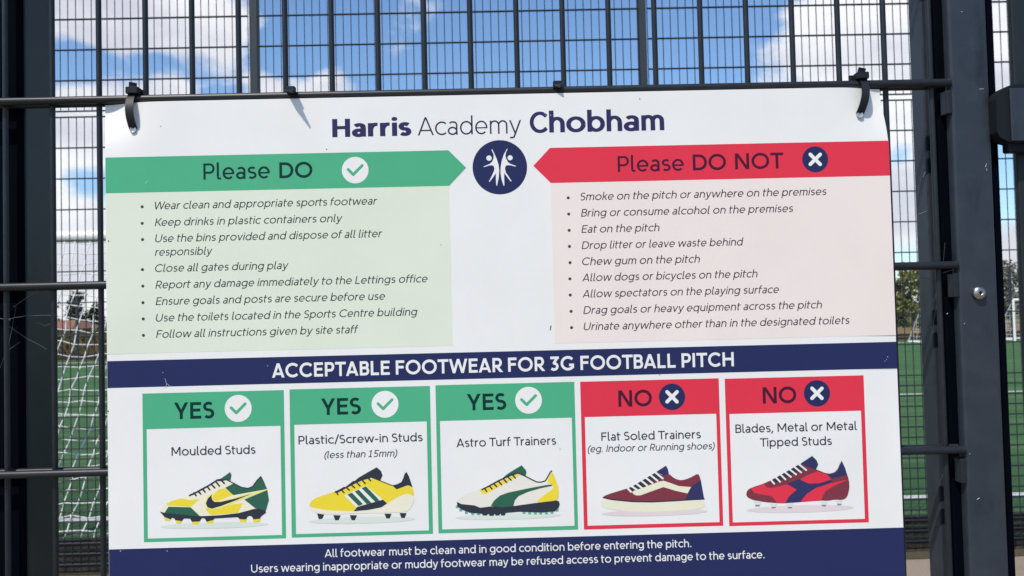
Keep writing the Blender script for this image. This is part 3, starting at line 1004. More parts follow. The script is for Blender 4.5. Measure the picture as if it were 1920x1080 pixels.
SHOE1 = [('shade_green', 'p', ell(900, 880, 810, 46)),
    ('yellow', 'm', [[(140, 750), (240, 780), (222, 818), (152, 805)], [(308, 795), (408, 815), (392, 858), (322, 846)], [(553, 815), (667, 815), (655, 872), (568, 868)],
                     [(773, 815), (884, 785), (872, 852), (788, 860)], [(1268, 775), (1382, 780), (1366, 832), (1282, 832)], [(1468, 780), (1590, 768), (1577, 827), (1483, 832)]]),
    ('cream', 'c', [(85, 678), (100, 610), (160, 555), (280, 500), (400, 470), (520, 430), (720, 335), (900, 240), (980, 205), (1080, 190), (1180, 245), (1300, 310), (1400, 325), (1480, 290), (1540, 200), (1600, 140),
                    (1640, 220), (1690, 340), (1715, 500), (1672, 662), (1500, 645), (1260, 705), (680, 750), (150, 698)]),
    ('yellow', 'p', [(170, 560), (280, 505), (400, 475), (520, 500), (680, 485), (540, 602), (200, 582)]),
    ('yellow', 'p', [(1045, 320), (1180, 420), (1010, 490), (900, 525), (868, 470), (895, 400), (960, 345)]),
    ('yellow', 'p', [(1322, 545), (1250, 690), (840, 725), (770, 650), (790, 620), (1000, 612), (1200, 560)]),
    ('shoe_green', 'm', [[(1058, 315), (1180, 252), (1300, 312), (1400, 325), (1480, 295), (1545, 200), (1600, 142), (1640, 220), (1686, 336), (1182, 426)],
                         [(1345, 492), (1690, 350), (1714, 500), (1668, 660), (1508, 622)], [(208, 600), (540, 608), (682, 742), (148, 694)], [(985, 185), (1132, 80), (1152, 120), (1138, 205), (1080, 196), (1000, 208)]]),
    ('shoe_dark', 'p', [(78, 672), (150, 690), (430, 720), (680, 742), (980, 728), (1260, 695), (1500, 630), (1580, 630), (1662, 660), (1670, 690), (1600, 740), (1578, 780), (1480, 788), (1460, 745), (1420, 735), (1390, 750), (1372, 790),
                        (1275, 785), (1245, 755), (900, 775), (874, 800), (780, 825), (752, 775), (710, 768), (672, 820), (560, 825), (532, 778), (440, 775), (405, 815), (310, 800), (290, 770), (260, 765), (240, 788), (150, 755)]),
    ('pale_yellow', 'p', [(852, 395), (868, 440), (880, 495), (930, 518), (1010, 508), (1400, 405), (1682, 335), (1692, 348), (1340, 478), (1000, 622), (860, 646), (780, 612), (748, 545), (785, 455)]),
    ('shoe_dark', 'p', [(860, 415), (854, 450), (864, 495), (900, 527), (990, 527), (1200, 480), (1465, 402), (1200, 512), (1000, 588), (860, 630), (795, 608), (768, 550), (800, 475)]),
    ('shoe_dark', 's', (16, [[(960, 210), (1080, 194), (1180, 245), (1300, 308), (1400, 325), (1470, 297), (1535, 208), (1592, 148)]])),
    ('shoe_dark', 's', (24, [[(525, 430), (600, 398), (700, 343), (820, 278), (940, 200), (1000, 190)], [(590, 392), (622, 432)], [(655, 370), (692, 408)], [(720, 335), (757, 378)], [(790, 298), (827, 344)], [(855, 266), (902, 315)], [(925, 232), (972, 288)], [(995, 198), (1045, 248)]]))]
SHOE2 = [('shade_green', 'p', ell(910, 882, 800, 50)),
    ('shoe_dark', 'm', [[(236, 780), (344, 800), (311, 864), (261, 864)], [(478, 806), (590, 810), (561, 884), (509, 884)], [(726, 806), (834, 808), (806, 884), (754, 882)], [(1246, 785), (1352, 785), (1326, 857), (1277, 857)], [(1473, 775), (1578, 775), (1551, 850), (1501, 850)]]),
    ('cream', 'c', [(110, 680), (400, 735), (790, 740), (1280, 630), (1500, 505), (1600, 475), (1692, 520), (1680, 640), (1600, 750), (1450, 768), (900, 778), (500, 794), (240, 785), (130, 715)]),
    ('yellow', 'c', [(115, 680), (130, 615), (200, 555), (350, 500), (490, 460), (780, 340), (1060, 240), (1180, 290), (1350, 355), (1430, 412), (1600, 355), (1670, 390), (1692, 525), (1600, 480), (1500, 507), (1290, 627), (1200, 690), (790, 747), (400, 738)]),
    ('shoe_dark', 'p', [(485, 468), (640, 380), (660, 385), (780, 292), (800, 295), (850, 250), (920, 208), (1130, 88), (1195, 145), (1217, 210), (1182, 290), (1060, 242), (900, 288), (700, 390), (540, 474)]),
    ('shoe_dark', 'p', [(1358, 358), (1430, 345), (1500, 310), (1530, 250), (1550, 185), (1578, 158), (1612, 220), (1668, 388), (1600, 356), (1430, 420)]),
    ('shoe_dark', 's', (14, [[(1060, 242), (1180, 290), (1362, 362)]])),
    ('shoe_dark', 's', (22, [[(520, 450), (550, 498)], [(600, 425), (640, 468)], [(680, 395), (720, 432)], [(760, 362), (800, 395)], [(840, 325), (880, 368)], [(918, 285), (958, 332)], [(1000, 250), (1040, 292)]])),
    ('white', 'p', [(643, 510), (970, 368), (1235, 580), (830, 690)]),
    ('shoe_green', 'm', [[(690, 497), (760, 468), (928, 642), (860, 668)], [(800, 450), (862, 424), (1052, 622), (980, 640)], [(905, 402), (970, 373), (1174, 584), (1110, 608)]]),
    ('shoe_dark', 'p', [(840, 682), (1225, 573), (1287, 630), (1200, 688), (1000, 727), (788, 747)])]
SHOE3 = [('shade_green', 'p', ell(900, 866, 790, 46)),
    ('mint', 'm', [[(x - 24, y - 22), (x + 24, y - 22), (x + 20, y + 16), (x - 20, y + 16)] for x, y in ((140, 724), (192, 772), (275, 812), (370, 828), (460, 834), (1140, 812), (1225, 820), (1310, 822), (1390, 822), (1475, 820), (1558, 810), (1636, 776))]),
    ('bone', 'c', [(135, 655), (165, 590), (280, 520), (480, 460), (780, 330), (1040, 220), (1160, 262), (1340, 350), (1460, 330), (1555, 182), (1600, 270), (1662, 450), (1652, 635), (1300, 680), (980, 720), (640, 725), (480, 745), (400, 715), (200, 690)]),
    ('shoe_green', 'p', [(770, 330), (900, 222), (1105, 98), (1168, 172), (1176, 205), (1160, 264), (1040, 218), (900, 272)]),
    ('yellow', 'p', [(468, 470), (780, 340), (1040, 225), (1078, 248), (900, 345), (560, 532), (510, 520)]),
    ('yellow', 'c', [(1488, 332), (1560, 186), (1600, 270), (1662, 450), (1654, 632), (1300, 668), (1420, 560), (1570, 455), (1582, 410), (1490, 345)]),
    ('shoe_dark', 'p', [(133, 645), (200, 680), (400, 700), (480, 735), (640, 715), (980, 710), (1300, 665), (1630, 625), (1664, 640), (1676, 680), (1660, 735), (1600, 790), (1400, 806), (1060, 795), (868, 812), (850, 852), (800, 852), (785, 822),
                        (765, 852), (715, 852), (700, 825), (680, 857), (625, 857), (605, 825), (580, 852), (525, 852), (508, 825), (330, 810), (200, 760), (140, 712)]),
    ('shoe_green', 'p', [(642, 706), (690, 628), (780, 552), (900, 508), (1200, 445), (1500, 390), (1550, 388), (1566, 405), (1380, 445), (1200, 497), (1060, 560), (1005, 620), (980, 712), (800, 727)]),
    ('shoe_dark', 's', (18, [[(1000, 228), (1050, 214), (1160, 262), (1290, 330), (1340, 350), (1400, 350), (1460, 330), (1500, 265), (1535, 200), (1553, 184)]])),
    ('shoe_dark', 's', (22, [[(510, 462), (600, 418), (760, 330), (900, 262), (1000, 228)], [(550, 448), (580, 490)], [(625, 412), (660, 453)], [(690, 378), (730, 418)], [(760, 340), (802, 388)], [(835, 308), (880, 355)], [(900, 275), (945, 320)], [(970, 245), (1010, 290)]]))]
SHOE4 = [('shade_pink', 'p', ell(940, 848, 795, 50)),
    ('ivory', 'c', [(140, 645), (900, 685), (1690, 645), (1694, 775), (1500, 805), (900, 842), (500, 832), (140, 775)]),
    ('maroon', 'c', [(155, 612), (250, 570), (480, 500), (560, 475), (820, 350), (1070, 280), (1150, 262), (1240, 340), (1340, 367), (1460, 332), (1592, 258), (1625, 330), (1682, 650), (1200, 670), (900, 690), (600, 682), (300, 652)]),
    ('shoe_dark', 'p', [(545, 490), (965, 238), (1075, 300), (750, 477), (600, 520)]),
    ('shoe_navy', 'p', [(965, 236), (1110, 143), (1138, 200), (1152, 268), (1078, 292)]),
    ('ivory', 'p', [(598, 540), (640, 515), (740, 485), (1000, 385), (1070, 370), (1150, 395), (1300, 450), (1485, 465), (1432, 560), (1250, 520), (1070, 465), (860, 540), (740, 585), (680, 592), (630, 578)]),
    ('shoe_navy', 'p', [(1395, 648), (1440, 560), (1482, 470), (1540, 420), (1630, 355), (1682, 645)]),
    ('shoe_dark', 's', (18, [[(168, 620), (300, 652), (600, 682), (900, 687), (1200, 672), (1680, 642)]])),
    ('white', 's', (28, [[(535, 485), (585, 536)], [(592, 450), (672, 506)], [(660, 410), (748, 480)], [(735, 365), (828, 442)], [(805, 324), (906, 405)], [(878, 284), (982, 372)], [(948, 244), (1060, 335)]]))]
SHOE5 = [('shade_pink', 'p', ell(960, 872, 800, 55)),
    ('stud_pale', 'm', [[(263, 745), (382, 755), (352, 832), (289, 832)], [(508, 770), (622, 775), (591, 864), (534, 864)], [(743, 775), (862, 770), (836, 864), (779, 864)], [(1258, 740), (1377, 740), (1347, 834), (1289, 834)], [(1486, 725), (1602, 722), (1577, 817), (1519, 817)]]),
    ('stud_grey', 'm', [[(284, 812), (357, 812), (350, 834), (291, 834)], [(530, 842), (598, 842), (590, 866), (536, 866)], [(775, 842), (842, 842), (835, 866), (781, 866)], [(1284, 812), (1352, 812), (1346, 836), (1291, 836)], [(1514, 796), (1582, 796), (1576, 819), (1521, 819)]]),
    ('maroon', 'c', [(150, 655), (168, 595), (220, 558), (420, 490), (530, 440), (760, 310), (970, 190), (1080, 240), (1200, 280), (1380, 350), (1500, 318), (1585, 152), (1640, 280), (1692, 430), (1702, 560), (1665, 700), (1592, 742), (1480, 732), (1372, 752), (1258, 747),
                     (740, 787), (620, 787), (500, 777), (380, 762), (260, 742), (172, 700)]),
    ('red', 'm', [[(225, 570), (420, 492), (450, 547), (520, 557), (640, 537), (750, 505), (910, 580), (790, 690), (738, 782), (615, 782), (540, 685), (280, 635)],
                  [(960, 430), (1080, 362), (1220, 310), (1360, 355), (1427, 430), (1250, 487), (1080, 492)], [(1685, 430), (1450, 538), (1340, 610), (1268, 750), (972, 757), (1060, 650), (1200, 558), (1450, 478)]]),
    ('shoe_navy', 'm', [[(775, 490), (940, 428), (1080, 492), (1160, 500), (1260, 485), (1420, 440), (1452, 470), (1200, 556), (1055, 650), (968, 762), (862, 777), (738, 787), (790, 690), (910, 583)],
                        [(968, 192), (1140, 78), (1205, 140), (1232, 205), (1197, 283), (1080, 242)], [(1372, 355), (1450, 340), (1520, 305), (1545, 220), (1585, 150), (1640, 270), (1662, 358), (1440, 422)]]),
    ('shoe_dark', 'p', [(545, 440), (960, 198), (1045, 258), (600, 480)]),
    ('white', 's', (25, [[(530, 446), (572, 496)], [(598, 402), (660, 466)], [(672, 362), (740, 430)], [(738, 325), (822, 392)], [(808, 284), (900, 356)], [(878, 246), (976, 326)], [(948, 210), (1052, 290)]]))]

CARDS = [
    ('green', 'green YES card for moulded studs', [(266.7, 738.3), (532.3, 731), (536.3, 1009), (270.3, 1017)], [(274.3, 805), (526.3, 798), (528.3, 1002.7), (277.7, 1010)], ('YES', 326.7, 786.0, 402.0), (446.7, 765.7),
     [('Moulded Studs', 321.8, 854.6, 479.2, 16.0, 0)], (290, 875, SHOE1, 'green and yellow boot with moulded studs')),
    ('green', 'green YES card for screw-in studs', [(543, 730.7), (806.7, 723), (811.3, 999.5), (547, 1009.3)], [(551.7, 796.7), (800.3, 789.7), (804, 994), (555, 1001.7)], ('YES', 602.5, 778.2, 677.0), (722, 758),
     [('Plastic/Screw-in Studs', 559.8, 833.2, 792.6, 15.6, 0), ('(less than 15mm)', 608.2, 859.2, 745.2, 12.6, 1)], (565, 865, SHOE2, 'yellow boot with three green stripes and dark studs')),
    ('green', 'green YES card for astro turf trainers', [(816.7, 722.5), (1076.7, 715.7), (1084, 992.7), (822, 1000.3)], [(825, 789.3), (1072, 783), (1077.3, 985.7), (829, 992.7)], ('YES', 875.8, 769.7, 949.6), (991, 750.4),
     [('Astro Turf Trainers', 856, 838.4, 1042.8, 15.8, 0)], (840, 860, SHOE3, 'white and green trainer with a dimpled dark sole')),
    ('red', 'red NO card for flat soled trainers', [(1087.7, 715), (1347.3, 710), (1356.3, 985.7), (1095, 993)], [(1096.3, 781.7), (1342.7, 776), (1349.3, 979.3), (1102, 985.3)], ('NO', 1159.8, 762.8, 1222.6), (1260, 744),
     [('Flat Soled Trainers', 1127.6, 826.5, 1314.2, 15.6, 0), ('(eg. Indoor or Running shoes)', 1102, 848.2, 1340.4, 12.9, 1)], (1110, 855, SHOE4, 'maroon and navy shoe with a thick cream sole')),
    ('red', 'red NO card for blades and metal studs', [(1358.7, 709.5), (1619, 704.3), (1629, 979), (1367.3, 986.7)], [(1367, 776), (1614.3, 770), (1621.7, 973.3), (1374.7, 979)], ('NO', 1430.6, 756.8, 1493.4), (1531.7, 737.4),
     [('Blades, Metal or Metal', 1379, 811.8, 1606.6, 15.8, 0), ('Tipped Studs', 1425, 837.6, 1559.8, 15.8, 0)], (1380, 845, SHOE5, 'red and navy boot with metal tipped studs'))]
for (colr, lab, outer, inner, word, badge, lines, pic) in CARDS:
    m = MB(); x0, x1, z0, z1 = rect(*outer); a0, a1, c0, c1 = rect(*inner); yy = D - LAYER * 2
    m.add([(x0, yy, z0), (x1, yy, z0), (x1, yy, z1), (x0, yy, z1), (a0, yy, c0), (a1, yy, c0), (a1, yy, c1), (a0, yy, c1)],
          [(0, 1, 5, 4), (1, 2, 6, 5), (2, 3, 7, 6), (3, 0, 4, 7)])
    card = m.build('footwear_card', M[colr], board, lab)
    s, xl, yb, xr = word
    lettering(s, xl, yb, xr, 30.6, 124, 'card_lettering', M['on_green' if colr == 'green' else 'on_red'], card, 4)
    if colr == 'green': tick(*badge, card, M['green'])
    else: cross(*badge, card)
    for (s, xl, yb, xr, cp, it) in lines:
        lettering(s, xl, yb, xr, cp, 82 if it else 93, 'card_lettering', M['text_card'], card, 4, ital=bool(it))
    ox, oy, lay, sl_ = pic
    shoe(card, ox, oy, lay, sl_)

# small dirt marks and scratches on the print
m = MB()
for (x, y, r_) in ((301.5, 237, .9), (612.5, 280, 1.1), (1199.5, 185.5, 1.1), (827, 459, .9), (1237, 703, .9), (1050, 842, .8)):
    disc(MB(), x, y, r_, 6.5, 0, 10).build('dirt_speck', M['speck'], board)
strokes(MB(), [[(1033, 611), (1031.4, 618.5)]], 1.7, 6.5, 0).build('dirt_speck', M['speck'], board, 'short dark tick of dirt')
for (x, y) in ((203, 771), (203.6, 452)):
    disc(MB(), x, y, 1.3, 6.5, 0, 8).build('dirt_speck', M['speck'], board)
for (x, y, r_) in ((274, 343, 1.1), (1021, 212.5, 1.0), (1023, 216, .8), (1032.5, 216, 1.1), (1662, 674, .8), (1664, 669, .9), (1659, 677, .7), (313.5, 1033, 1.0), (226, 1033, 1.1), (1145, 205, .6), (201, 690, 1.2), (305.5, 698.5, .8), (502, 686, .8)):
    disc(MB(), x, y, r_, 7, 0, 8).build('print_chip', M['fleck'], board)
strokes(MB(), [[(309.5, 709.5), (312.5, 720), (311, 727)], [(312.5, 719), (319.5, 724)]], .7, 7.6, 0).build('print_scratch', M['fleck'], board)
strokes(MB(), [[(277, 339), (275, 342)]], .9, 7.6, 0).build('print_scratch', M['fleck'], board)

# ------------------------------------------------------------------ mesh gate panel the board is tied to
WS = 49.70e-3
YH1, YV, YH2 = 0.8615, 0.8685, 0.8755
RAILV = [(415.4 + 348.6 * k) for k in (2, 1, 0, -1, -2, -3, -4, -5, -6, -7, -8)]
RAILZ = [EYE.z + v / F * 0.859 for v in RAILV]
X_R_END = P(1796.5, 540, YH1).x
X_L_END = P(-80, 540, YH1).x
gate = thing('mesh_gate', 'dark slate gate of thick welded mesh carrying the notice board', 'gate', (0, YV, RAILZ[-1] - 0.08))
for z in RAILZ:
    MB().tube([(X_L_END, YH1, z), (X_R_END, YH1, z)], 0.0042, 14).build('horizontal_wire', M['wire'], gate)
    MB().tube([(X_L_END, YH2, z), (X_R_END, YH2, z)], 0.0042, 14).build('horizontal_wire', M['wire'], gate)
x0 = -921.0 / F * YV
ks = 0
while True:
    x = x0 + 87.32 / F * YV * ks
    if x > X_R_END: break
    MB().tube([(x, YV, RAILZ[-1] - 0.06), (x, YV, RAILZ[0] + 0.06)], 0.0030, 12).build('vertical_wire', M['wire'], gate)
    ks += 1

# ---- frame to the right of the panel
ZB, ZT = 0.04, 2.55
def xm(px, Y): return P(px, 540, Y).x
fb = gate
MB().box((xm(1798.5, .8605), .8605, ZB), (xm(1870.5, .8605), .8745, ZT), .0028).build('face_bar', M['coat'], fb)
MB().box((xm(1771, .8747), .8747, ZB), (xm(1883, .8747), .8840, ZT), .0015).build('box_section', M['black'], fb)  # near-black colour paints in the shade either side of the face bar
for v in RAILV[1:11]:                                   # clamps that hold the rail ends
    zc_ = EYE.z + (v - 38) / F * .862
    c_ = MB().box((xm(1786.5, .862), .8600, zc_ - .0135), (xm(1797.6, .862), .8735, zc_ + .0125), .0018)
    c_.build('clamp', M['wire'], fb)
bolt_c = P(1833.5, 549.5, .8605)
bp_ = MB()
prof = [(0.0068, 0.0), (0.0071, 0.0006), (0.0071, 0.0024)] + [(0.0071 * math.cos(R(a)), 0.0026 + 0.0038 * math.sin(R(a))) for a in range(0, 72, 8)] + [(0.0022, 0.0062), (0.0021, 0.0040), (0.0, 0.0040)]
bp_.lathe(prof, (bolt_c.x, .8605, bolt_c.z), (0, -1, 0), 36)
bolt = bp_.build('bolt', M['steel'], fb)
bp_ = MB(); bp_.lathe([(0.00200, 0.0042), (0.0, 0.0042)], (bolt_c.x, .8605, bolt_c.z), (0, -1, 0), 6)
bp_.build('bolt_socket', M['socket'], bolt)
# chips and droppings on the paint
m = MB()
for (x, y, l, a) in ((1848.6, 310, 7, 70), (1850, 318, 4, 100), (1840, 167, 9, 2), (1803, 22, 3, 0), (1808, 607, 2, 40), (1776, 588, 3, 60), (1834, 935, 6, 30), (1818, 851, 2, 0)):
    q = P(x, y, .8605); l *= .00029; a = R(a)
    MB().tube([(q.x - l * math.cos(a), .8603, q.z - l * math.sin(a)), (q.x + l * math.cos(a), .8603, q.z + l * math.sin(a))], .00030, 5).build('paint_chip', M['fleck'], fb)

# gate post standing a little behind
ap = thing('gate_post', 'slim dark slate gate post between the board and the slate gate upright', 'post', (xm(1757, .92), .92, 0))
MB().box((xm(1746, .9065), .9065, 0), (xm(1775, .9065), .9340, ZT + .1), .002).build('post', M['coat'], ap)
MB().box((xm(1746, .9065) - .0006, .906, ZT + .1), (xm(1775, .9065) + .0006, .9345, ZT + .106), .001).build('post_cap', M['black'], ap)

# left hand post
gp = thing('gate_post', 'wide near-black gate post at the left edge behind the mesh', 'post', (xm(20, .91), .91, 0))
xg = xm(49.5, .8820)
MB().box((xg - .060, .8820, 0), (xg, .8822 + .0530, ZT + .1), .0018).build('post', M['green_black'], gp)
MB().box((xg - .0585, .8798, .02), (xg - .0012, .8819, ZT), .0).build('shade_plate', M['black'], gp, 'near-black plate')  # added sheet: shade on the post front put into its colour

# lock and slam post at the right edge
dp = thing('gate_post', 'dark slam post at the right edge carrying the black lock', 'post', (xm(1950, .89), .89, 0))
MB().box((xm(1918, .868), .868, 0), (xm(1918, .868) + .06, .876, ZT + .05), .002).build('post', M['green_black'], dp)
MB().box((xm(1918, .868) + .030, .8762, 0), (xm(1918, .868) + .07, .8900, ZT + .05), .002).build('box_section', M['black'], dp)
lk = thing('gate_lock', 'black gate lock case with rounded latch housing at the right edge', 'lock', tuple(P(1905, 215, .85)))
q0, q1 = P(1898, 264, .846), P(1898, 165, .846)
MB().box((q0.x, .846, q0.z), (q0.x + .062, .8485, q1.z), .001).build('cover_plate', M['coat'], lk)
q0, q1 = P(1899, 268, .849), P(1899, 158, .849)
lm = MB()                                              # rounded black body behind the plate
zc_, rr = (q0.z + q1.z) / 2, (q1.z - q0.z) / 2
sec = [(q0.x + .0015, -rr), (q0.x - .006, -rr * .93), (q0.x - .0135, -rr * .80), (q0.x - .0165, -rr * .62), (q0.x - .0165, rr * .50), (q0.x - .0145, rr * .66), (q0.x - .010, rr * .80), (q0.x - .004, rr * .93), (q0.x + .003, rr * 1.0), (q0.x + .062, rr), (q0.x + .062, -rr)]
n = len(sec)
for (ya, yb) in ((.8487, .866),):
    lm.add([(x, ya, zc_ + z) for x, z in sec] + [(x, yb, zc_ + z) for x, z in sec], [tuple(range(n))[::-1], tuple(range(n, 2 * n))] + [(k, (k + 1) % n, n + (k + 1) % n, n + k) for k in range(n)])
lm.build('lock_case', M['rubber'], lk)
q0, q1 = P(1888, 286, .856), P(1920, 266, .856)
MB().box((q0.x, .853, q0.z), (q0.x + .05, .8655, q1.z + .0005), .003).build('bracket', M['rubber'], lk)

# ------------------------------------------------------------------ cable ties
def cable_tie(label, hx, hy, sx, sy, loop):
    """head at pixel (hx,hy) above the rail; loop: strap end pixel or None"""
    z_r = RAILZ[2]
    h = P(hx, hy, YH1)
    t = thing('cable_tie', label, 'cable tie', (h.x, YH1, z_r), 'black cable ties along the top rail')
    # strap round the rail
    ring = MB()
    w = .0040
    n = 20
    vs = []
    for i in range(n + 1):
        a = 2 * math.pi * i / n
        for (dx, rr) in ((-w, .0056), (w, .0056), (w, .0046), (-w, .0046)):
            vs.append((h.x + dx, YH1 + .0005 + rr * math.cos(a) * 1.0, z_r + rr * math.sin(a)))
    fs = []
    for i in range(n):
        for k in range(4):
            fs.append((i * 4 + k, (i + 1) * 4 + k, (i + 1) * 4 + (k + 1) % 4, i * 4 + (k + 1) % 4))
    ring.add(vs, fs)
    if not loop:
        ring.build('strap', M['tie'], t)
    return t, h, z_r

def ribbon(m, pts, w, th):
    """bent flat strap; pts run in x,y,z, width along x"""
    vs = []
    for i, p in enumerate(pts):
        p = Vector(p)
        d = (Vector(pts[min(i + 1, len(pts) - 1)]) - Vector(pts[max(i - 1, 0)])).normalized()
        side = Vector((1, 0, 0)); side = (side - d * side.dot(d)).normalized()
        nrm = side.cross(d).normalized()
        for (a, b) in ((-1, -1), (1, -1), (1, 1), (-1, 1)):
            vs.append(p + side * w / 2 * a + nrm * th / 2 * b)
    fs = [(i * 4 + k, i * 4 + (k + 1) % 4, (i + 1) * 4 + (k + 1) % 4, (i + 1) * 4 + k) for i in range(len(pts) - 1) for k in range(4)]
    n = len(pts)
    fs += [(3, 2, 1, 0), ((n - 1) * 4, (n - 1) * 4 + 1, (n - 1) * 4 + 2, (n - 1) * 4 + 3)]
    m.add(vs, fs[:-2], 0, False); m.add(vs, fs[-2:])

def big_tie(label, top, bot, head_dx):
    z_r = RAILZ[2]
    a = P(*top, YH1 - .0052); e = P(*bot, D)
    t = thing('cable_tie', label, 'cable tie', (a.x, YH1, z_r), 'black cable ties along the top rail')
    pts = []
    for i in range(7):                                   # over the rail, from behind to the front
        g_ = R(65 - 22 * i)
        pts.append((a.x, YH1 - .0052 * math.cos(R(95 - 22 * i)), z_r + .0052 * math.sin(R(95 - 22 * i))))
    pts = [(a.x, YH1 + .0053 * math.cos(R(g_)), z_r + .0053 * math.sin(R(g_))) for g_ in (20, 60, 95, 130, 165)]
    zs_, ys_ = pts[-1][2], pts[-1][1]
    for i in range(1, 41):
        f = i / 40
        bow = -.0062 * math.sin(math.pi * min(1, f * 1.0)) ** 0.8
        x = a.x + (e.x - a.x) * (f ** 1.6)
        y = ys_ + (D + .001 - ys_) * f + bow
        pts.append((x, y, zs_ + (e.z - zs_) * f))
    m = MB(); ribbon(m, pts, .0083, .0013); m.build('strap', M['tie'], t)
    hx = a.x + head_dx
    m = MB(); m.box((hx - .0066, YH1 - .0075, z_r + .0046), (hx + .0066, YH1 + .0035, z_r + .0118), .0014); 
    m.box((hx - .0066 + .004 * (1 if head_dx > 0 else -1), YH1 + .0036, z_r + .0046), (hx + .0066 + .004 * (1 if head_dx > 0 else -1), YH1 + .007, z_r + .0112), .001)
    m.build('head', M['tie'], t)
    m = MB(); ribbon(m, [(hx - .0005, YH1 - .0030, z_r + .0100), (hx, YH1 - .0032, z_r + .0140), (hx + .0006, YH1 - .0042, z_r + .0168)], .0080, .0016); m.build('tail', M['tie'], t)
    m = MB(); m.lathe([(0, -.0002), (.0022, -.0001), (.0028, .0004), (.0034, .0003), (.0036, .0), (.0036, -.002)], (e.x, D - .0004, e.z - .0012), (0, -1, 0), 20); m.build('hole_rim', M['hole'], t)

big_tie('black cable tie looped over the rail through the board left corner', (246, 183), (249.5, 241.5), .0010)
big_tie('black cable tie looped over the rail through the board right corner', (1620, 158), (1612.5, 213.5), -.0012)

def small_tie(label, px, py, tail):
    z_r = RAILZ[2]
    a = P(px, py, YH1)
    t = thing('cable_tie', label, 'cable tie', (a.x, YH1, z_r), 'black cable ties along the top rail')
    m = MB(); n = 18; vs = []
    for i in range(n):
        g_ = 2 * math.pi * i / n
        for (dx, rr) in ((-.0022, .0054), (.0022, .0054), (.0022, .0044), (-.0022, .0044)):
            vs.append((a.x + dx, YH1 + rr * math.cos(g_), z_r + rr * math.sin(g_)))
    m.add(vs, [(i * 4 + k, ((i + 1) % n) * 4 + k, ((i + 1) % n) * 4 + (k + 1) % 4, i * 4 + (k + 1) % 4) for i in range(n) for k in range(4)])
    m.build('strap', M['tie'], t)
    m = MB(); m.box((a.x - .0048, YH1 - .0100, z_r + .0008), (a.x + .0048, YH1 - .0020, z_r + .0080), .0012); m.build('head', M['tie'], t)
    if tail > 0:
        q = Vector((a.x, YH1 - .0098, z_r + .0040)); d = (EYE - q).normalized(); sd = Vector((1, 0, .12)).normalized(); vt = Vector((0, 0, .0006))
        m = MB(); vs = []                               # bent flat tail cut off at a slant
        for (f, wl_, wr_, dz_) in ((0, .0046, .0046, 0), (.45, .0040, .0046, -.0010), (.5, .0036, .0024, -.0012), (1.0, -.0012, .0024, -.0032)):
            c_ = q + d * tail * f + Vector((.0008 * f, 0, dz_))
            vs += [c_ - sd * wl_ - vt, c_ + sd * wr_ - vt, c_ + sd * wr_ + vt, c_ - sd * wl_ + vt]
        m.add(vs, [(k * 4 + e, k * 4 + (e + 1) % 4, k * 4 + 4 + (e + 1) % 4, k * 4 + 4 + e) for k in range(3) for e in range(4)] + [(3, 2, 1, 0), (12, 13, 14, 15)])
        m.build('tail', M['tie'], t)

small_tie('small black cable tie with a cut tail above the word Harris', 548.5, 175, .017)
small_tie('small black cable tie on the rail above the word Chobham', 1044.5, 165, .003)

# ------------------------------------------------------------------ cobwebs
def cobweb(label, strands, Y):
    t = thing('cobweb', label, 'cobweb', tuple(P(*strands[0][0][0][:2], Y)))
    for (pts, r_) in strands:
        w = [P(x, y, Y + dy) for (x, y, dy) in pts]
        fine = []
        for a, b in zip(w, w[1:]):
            for i in range(6):
                q = a.lerp(b, i / 6)
                fine.append(q + Vector((random.uniform(-1, 1) * .00025, 0, random.uniform(-1, 1) * .00025)))
        fine.append(w[-1])
        MB().tube(fine, r_, 5).build('strand', M['web'], t)
cobweb('grey cobweb strands across the near-black gate post, left of the board',
       [([(16, 598, 0), (50, 592, .01), (104, 591, 0)], .00026), ([(26, 575, .012), (50, 558, .006), (82, 540, 0)], .00026), ([(17, 612, 0), (48, 633, .012), (88, 655, .014)], .00018),
        ([(0, 597, .005), (20, 600, 0)], .0003), ([(17, 655, 0), (38, 641, .012)], .00022), ([(70, 605, .012), (85, 611, .012), (103, 604, 0)], .0002), ([(0, 690, .01), (18, 640, 0), (30, 575, .01)], .00014)], .866)
cobweb('grey cobweb strands under the rail by the gate post, right of the board',
       [([(1690, 516, 0), (1720, 521, .01), (1748, 522, .02)], .00028), ([(1760, 530, .01), (1753, 560, .02), (1750, 566, .03)], .0004), ([(1768, 512, .0), (1790, 504, .0)], .00035), ([(1757, 570, .02), (1751, 600, .03), (1750, 610, .03)], .00035),
        ([(1769, 428, .01), (1773, 440, .01), (1768, 444, .01)], .00035), ([(1772, 455, .0), (1768, 500, .01)], .00018), ([(1735, 322, .03), (1731, 332, .03)], .00045), ([(1722, 402, .03), (1738, 396, .03)], .0006),
        ([(1750, 925, .03), (1762, 905, .01), (1768, 890, .0)], .0003), ([(1697, 583, 0), (1702, 586, 0)], .0007)], .866)

